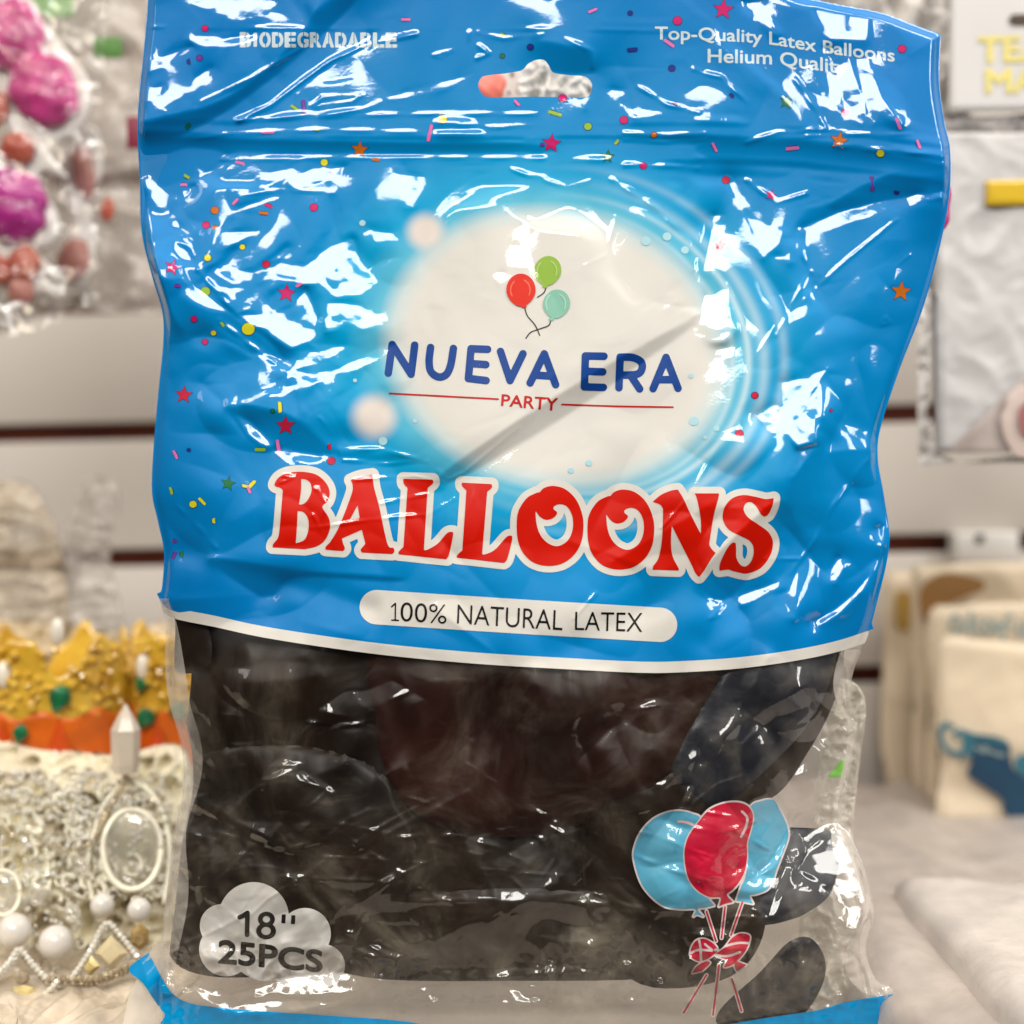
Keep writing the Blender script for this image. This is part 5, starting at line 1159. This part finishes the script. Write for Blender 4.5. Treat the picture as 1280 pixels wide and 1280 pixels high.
crown('golden toy crown with two green gems squeezed against the left edge of the pouch', 226, 946, .19, .026, [(198, 845, 12), (201, 888, 14), (240, 880, 12)], [(215, 942, 22, 50)], 2)

M_SILV = pbr('silvery_plastic', (.95, .86, .68), rough=.2, spec=.9, metal=.05, vary=.15, scale=80)
M_DKSIL = pbr('aged_silver', (.55, .46, .32), rough=.25, spec=.8, metal=.45, vary=.5, scale=200)
M_PEARL = pbr('white_pearl', (.82, .78, .72), rough=.16, spec=.7, coat=.6, vary=.02)
M_GLASS = film_mat('clear_crystal', rough=.04, haze=.12, bump=.2, bscale=150, haze_col=(.86, .80, .68), ior=1.7, boost=1.6)
M_RHIN = pbr('rhinestone', (.96, .89, .73), rough=.06, spec=1.0, metal=.12, vary=.3, scale=300)
M_TISS = pbr('cream_backing', (.90, .77, .57), rough=.6, vary=.22, scale=60, bump=.6, bscale=120)
tag(pillow('cream_packing', smooth([(-60, 962), (40, 946), (130, 952), (222, 948), (232, 1100), (222, 1300), (-60, 1310)], True, 5), .115, .03, M_TISS, None, amp=.006, wl=(36, 14), step=3, seed=51, tilt=(0, -.25)), 'cream crinkled packing behind the tiaras', 'packing')
slab('clear_wrap', -.26, -.135, -.035, .10, -.196, .0035, .0009, 20, pbr('creamy_clear_wrap', (.66, .56, .44), rough=.18, spec=.7, vary=.25, scale=70, bump=.5, bscale=110), 'creamy crinkled wrap lying on the table under the tiaras', 'plastic wrap', 9)
def dep(y): return .105-(y-1000)*.00018        # the pile leans towards the viewer at its foot
def T(x, y, o=0): return Bk(x, y, dep(y)-o)
def scrolls(bm, rng, n, region, r0, r1):
    for _ in range(n):
        x = rng.uniform(region[0], region[2]); y = rng.uniform(region[1], region[3]); a = rng.uniform(0, 6.3); R = rng.uniform(7, 18); o = rng.uniform(-.004, .008); pts = []
        for i in range(9):
            q = a+i*.55; rr = R*(1-i*.075); pts.append(T(x+rr*math.cos(q), y+rr*math.sin(q), o))
        tube(bm, pts, rng.uniform(r0, r1)*KD(.08), 6)
def beads(bm, rng, n, region, a, b):
    for _ in range(n):
        gem(bm, T(rng.uniform(region[0], region[2]), rng.uniform(region[1], region[3]), rng.uniform(-.004, .010)), rng.uniform(a, b)*KD(.08))
def rowbeads(bm, pts, step, r, o=.010):
    cl = np.array(arc(pts)); L = np.concatenate([[0], np.cumsum(np.hypot(*np.diff(cl, axis=0).T))])
    for s_ in np.arange(0, L[-1], step):
        x = np.interp(s_, L, cl[:, 0]); y = np.interp(s_, L, cl[:, 1]); gem(bm, T(x, y, o), r*KD(.08))
rng = random.Random(5)
k8 = KD(.095)
# tiara with the big oval stone
t1 = empty('tiara', T(150, 1150)); tag(t1, 'silvery tiara with a large oval crystal and pearls beside the pouch', 'tiara', 'silvery tiaras heaped on the table')
bm = bmesh.new(); scrolls(bm, rng, 34, (95, 965, 205, 1125), 1.6, 3.0)
for pts in ([(120, 1140), (110, 1080), (128, 1010), (160, 975)], [(205, 1130), (212, 1060), (196, 1000), (160, 972)]):
    tube(bm, [T(x, y, .006) for x, y in arc(pts)], 3*k8, 8)
from_bm('filigree_frame', bm, M_SILV, t1)
bm = bmesh.new(); tube(bm, [T(165+36*math.cos(a), 1062+50*math.sin(a), .012) for a in np.linspace(0, 2*math.pi, 40)], 4*k8, 8); from_bm('oval_bezel', bm, M_SILV, t1)
bm = bmesh.new(); ball(bm, T(165, 1062, .011), 35*k8, (1, .45, 1.38), 40); from_bm('oval_crystal', bm, M_GLASS, t1)
bm = bmesh.new(); ball(bm, T(165, 1062, .003), 33*k8, (1, .18, 1.36), 32); from_bm('crystal_foil', bm, pbr('pale_gold_foil', (.88, .76, .50), rough=.2, spec=.8, metal=.4, vary=.5, scale=160, bump=1.0, bscale=240), t1)
for x, y, r in ((128, 1131, 14), (174, 1137, 14)):
    bm = bmesh.new(); ball(bm, T(x, y, .016), r*k8, seg=28); from_bm('pearl', bm, M_PEARL, t1)
for x, y, r in ((102, 1081, 10), (158, 1000, 9), (90, 1142, 11)):
    bm = bmesh.new(); ball(bm, T(x, y, .014), r*k8, seg=20); from_bm('crystal_bead', bm, M_GLASS, t1)
bm = bmesh.new(); beads(bm, rng, 420, (92, 965, 210, 1125), 1.6, 4.2); o = from_bm('rhinestones', bm, M_RHIN, t1, False); o['kind'] = 'stuff'
bm = bmesh.new(); rowbeads(bm, [(126, 1030), (150, 985), (168, 950), (178, 950)], 6.5, 4.5, .012); rowbeads(bm, [(95, 1062), (118, 1050), (128, 1020)], 6, 3.6, .012); from_bm('dark_leaf_row', bm, M_DKSIL, t1, False)
# tiara with pearls, far left
t2 = empty('tiara', T(20, 1200)); tag(t2, 'silvery tiara with two big white pearls at the left edge', 'tiara', 'silvery tiaras heaped on the table')
bm = bmesh.new(); scrolls(bm, rng, 40, (-20, 985, 100, 1180), 1.5, 3.0); from_bm('filigree_frame', bm, M_SILV, t2)
for x, y, r in ((18, 1163, 20), (70, 1178, 20)):
    bm = bmesh.new(); ball(bm, T(x, y, .018), r*k8, seg=32); from_bm('pearl', bm, M_PEARL, t2)
for x, y, r in ((46, 1117, 12), (4, 1116, 20)):
    bm = bmesh.new(); ball(bm, T(x, y, .012), r*k8, (1, .6, 1.25), 24); from_bm('crystal_bead', bm, M_GLASS, t2)
bm = bmesh.new(); tube(bm, [T(4+21*math.cos(a), 1116+28*math.sin(a), .014) for a in np.linspace(0, 2*math.pi, 30)], 3*k8, 8); from_bm('crystal_bezel', bm, M_SILV, t2)
bm = bmesh.new(); beads(bm, rng, 520, (-20, 960, 100, 1190), 1.5, 4.2); o = from_bm('rhinestones', bm, M_RHIN, t2, False); o['kind'] = 'stuff'
bm = bmesh.new(); rowbeads(bm, [(-4, 1030), (12, 1040), (20, 1050)], 6, 4, .012); rowbeads(bm, [(48, 1058), (70, 1054), (80, 1070)], 6, 3.5, .012); from_bm('dark_leaf_row', bm, M_DKSIL, t2, False)
# rhinestone chain tiara lying at the front
t3 = empty('tiara', T(90, 1260)); tag(t3, 'tiara of pointed rhinestone arches in front of the pearl ones', 'tiara', 'silvery tiaras heaped on the table')
for pts in ([(-10, 1222), (10, 1204), (24, 1186), (40, 1204), (60, 1224)], [(60, 1224), (86, 1222), (120, 1222), (150, 1212), (178, 1196)], [(90, 1222), (112, 1190), (132, 1154), (150, 1168), (172, 1196)], [(-10, 1252), (20, 1256), (48, 1250), (72, 1226)]):
    bm = bmesh.new(); rowbeads(bm, pts, 6.6, 3.9, .026); rowbeads(bm, [(x+2, y+6) for x, y in pts], 6.6, 3.3, .022); o = from_bm('rhinestone_row', bm, M_DKSIL if pts[0][0] in (60,) else M_RHIN, t3, False)
    bm = bmesh.new(); tube(bm, [T(x, y+3, .021) for x, y in arc(pts)], 4.2*k8, 6); from_bm('chain_rail', bm, M_DKSIL, t3)
def facet(name, x, y, w_, h_, mat, parent, o=.024, n=8):
    bm = bmesh.new(); bmesh.ops.create_cone(bm, cap_ends=True, segments=n, radius1=1, radius2=.55, depth=.6)
    bm.transform(Matrix.Translation(T(x, y, o)) @ Matrix.Diagonal((w_*k8, 10*k8, h_*k8, 1)) @ Matrix.Rotation(math.pi/2, 4, 'X')); return from_bm(name, bm, mat, parent, False)
M_TOPAZ = pbr('pale_yellow_stone', (.75, .60, .25), rough=.08, spec=1.0, metal=.3, vary=.3, scale=200)
facet('yellow_stone', 28, 1243, 16, 10, M_TOPAZ, t3); facet('small_stone', 26, 1224, 10, 8, M_DKSIL, t3); facet('kite_stone', 138, 1192, 20, 20, pbr('pale_kite_stone', (.80, .68, .42), rough=.1, spec=1, vary=.2, scale=120), t3, n=4); facet('kite_stone', 112, 1208, 12, 12, M_TOPAZ, t3, n=4); facet('square_stone', 174, 1172, 12, 16, pbr('brown_gold_stone', (.38, .25, .09), rough=.1, spec=1, vary=.5, scale=220), t3, n=6)
bm = bmesh.new(); beads(bm, rng, 170, (-20, 1195, 190, 1285), 1.5, 3.6); o = from_bm('rhinestones', bm, M_RHIN, t3, False); o['kind'] = 'stuff'
# pointed crystal
cr = empty('crystal_spike', T(158, 965)); tag(cr, 'tall milky pointed crystal standing in front of the crowns', 'crystal')
bm = bmesh.new(); prev = []
for y, r in ((966, 15), (955, 17), (912, 18), (898, 11), (880, 1.2)):
    prev.append([bm.verts.new(Bk(157, y, .1)+Vector((r*KD(.1)*math.cos(a), r*KD(.1)*math.sin(a), 0))) for a in [math.pi*2*i/6+.3 for i in range(6)]])
for A, B in zip(prev[:-1], prev[1:]):
    for i in range(6): bm.faces.new((A[i], A[(i+1) % 6], B[(i+1) % 6], B[i]))
bm.faces.new(prev[-1]); bm.faces.new(prev[0][::-1])
from_bm('spike_body', bm, pbr('milky_quartz', (.72, .62, .50), rough=.15, spec=.8, vary=.1), cr, False)
# ------------------------------------------------------------------ lamps, world, camera
def area(name, loc, target, sx, sy, power, col):
    l = bpy.data.lights.new(name, 'AREA'); l.shape = 'RECTANGLE'; l.size = sx; l.size_y = sy; l.energy = power; l.color = col
    o = bpy.data.objects.new(name, l); COL.objects.link(o); o.location = loc
    o.rotation_euler = (Vector(target)-Vector(loc)).to_track_quat('-Z', 'Y').to_euler()
    return o
WARM = (1.0, .97, .92)
area('ceiling_lamp', tuple(LAMP), (0, 0, 0), 1.15, .42, 24.5, WARM)
area('ceiling_lamp', (-1.7, -1.0, 1.5), (0, 0.1, 0), .35, 1.3, 4, WARM)
area('ceiling_lamp', (1.75, -1.0, .95), (.1, 0.2, 0), .35, 1.3, 19, WARM)
area('wall_fill', (.75, -.15, 1.15), (.33, .35, -.1), .9, .2, 7.5, (1.0, .95, .88))  # added fill light, brightens the wall and goods at right
area('tiara_fill', (-.62, -.35, .75), (-.2, .12, -.12), .3, .2, 1.9, (1.0, .84, .60))  # added warm fill, lifts the tiaras and crowns at left
w = bpy.data.worlds.new('World'); SCN.world = w; w.use_nodes = True
nt = w.node_tree; nt.nodes.clear()
out = nt.nodes.new('ShaderNodeOutputWorld'); bg = nt.nodes.new('ShaderNodeBackground'); bg.inputs['Strength'].default_value = 1.0
tc = nt.nodes.new('ShaderNodeTexCoord'); sp = nt.nodes.new('ShaderNodeSeparateXYZ'); cr = nt.nodes.new('ShaderNodeValToRGB'); mr = nt.nodes.new('ShaderNodeMapRange')
nt.links.new(tc.outputs['Generated'], sp.inputs[0]); nt.links.new(sp.outputs[2], mr.inputs[0]); mr.inputs[1].default_value = -1; mr.inputs[2].default_value = 1
nt.links.new(mr.outputs[0], cr.inputs[0]); nt.links.new(cr.outputs[0], bg.inputs[0]); nt.links.new(bg.outputs[0], out.inputs[0])
e = cr.color_ramp.elements
e[0].position = .0; e[0].color = (.03, .026, .022, 1); e[1].position = .92; e[1].color = (1.0, .95, .88, 1)
for p_, c_ in ((.48, (.022, .020, .018)), (.58, (.12, .11, .10)), (.75, (.62, .57, .51))):
    q = e.new(p_); q.color = (*c_, 1)

cam = bpy.data.cameras.new('Camera'); co = bpy.data.objects.new('Camera', cam); COL.objects.link(co)
co.location = (0, -D, 0); co.rotation_euler = (math.radians(90), 0, 0)
cam.lens = 50; cam.sensor_width = 36; cam.sensor_fit = 'HORIZONTAL'; cam.clip_start = .01; cam.clip_end = 50
cam.dof.use_dof = True; cam.dof.focus_distance = D-.012; cam.dof.aperture_fstop = 50/11.0
SCN.camera = co
SCN.view_settings.view_transform = 'Standard'; SCN.view_settings.look = 'None'; SCN.view_settings.gamma = 1; SCN.view_settings.use_curve_mapping = False
SCN.view_settings.exposure = 0.0
SCN.render.engine = 'CYCLES'
cy = SCN.cycles
cy.use_denoising = True
try: cy.denoiser = 'OPENIMAGEDENOISE'
except Exception: pass
cy.max_bounces = 12; cy.diffuse_bounces = 3; cy.glossy_bounces = 4; cy.transmission_bounces = 8; cy.transparent_max_bounces = 24
cy.caustics_reflective = False; cy.caustics_refractive = False
cy.sample_clamp_indirect = 6.0
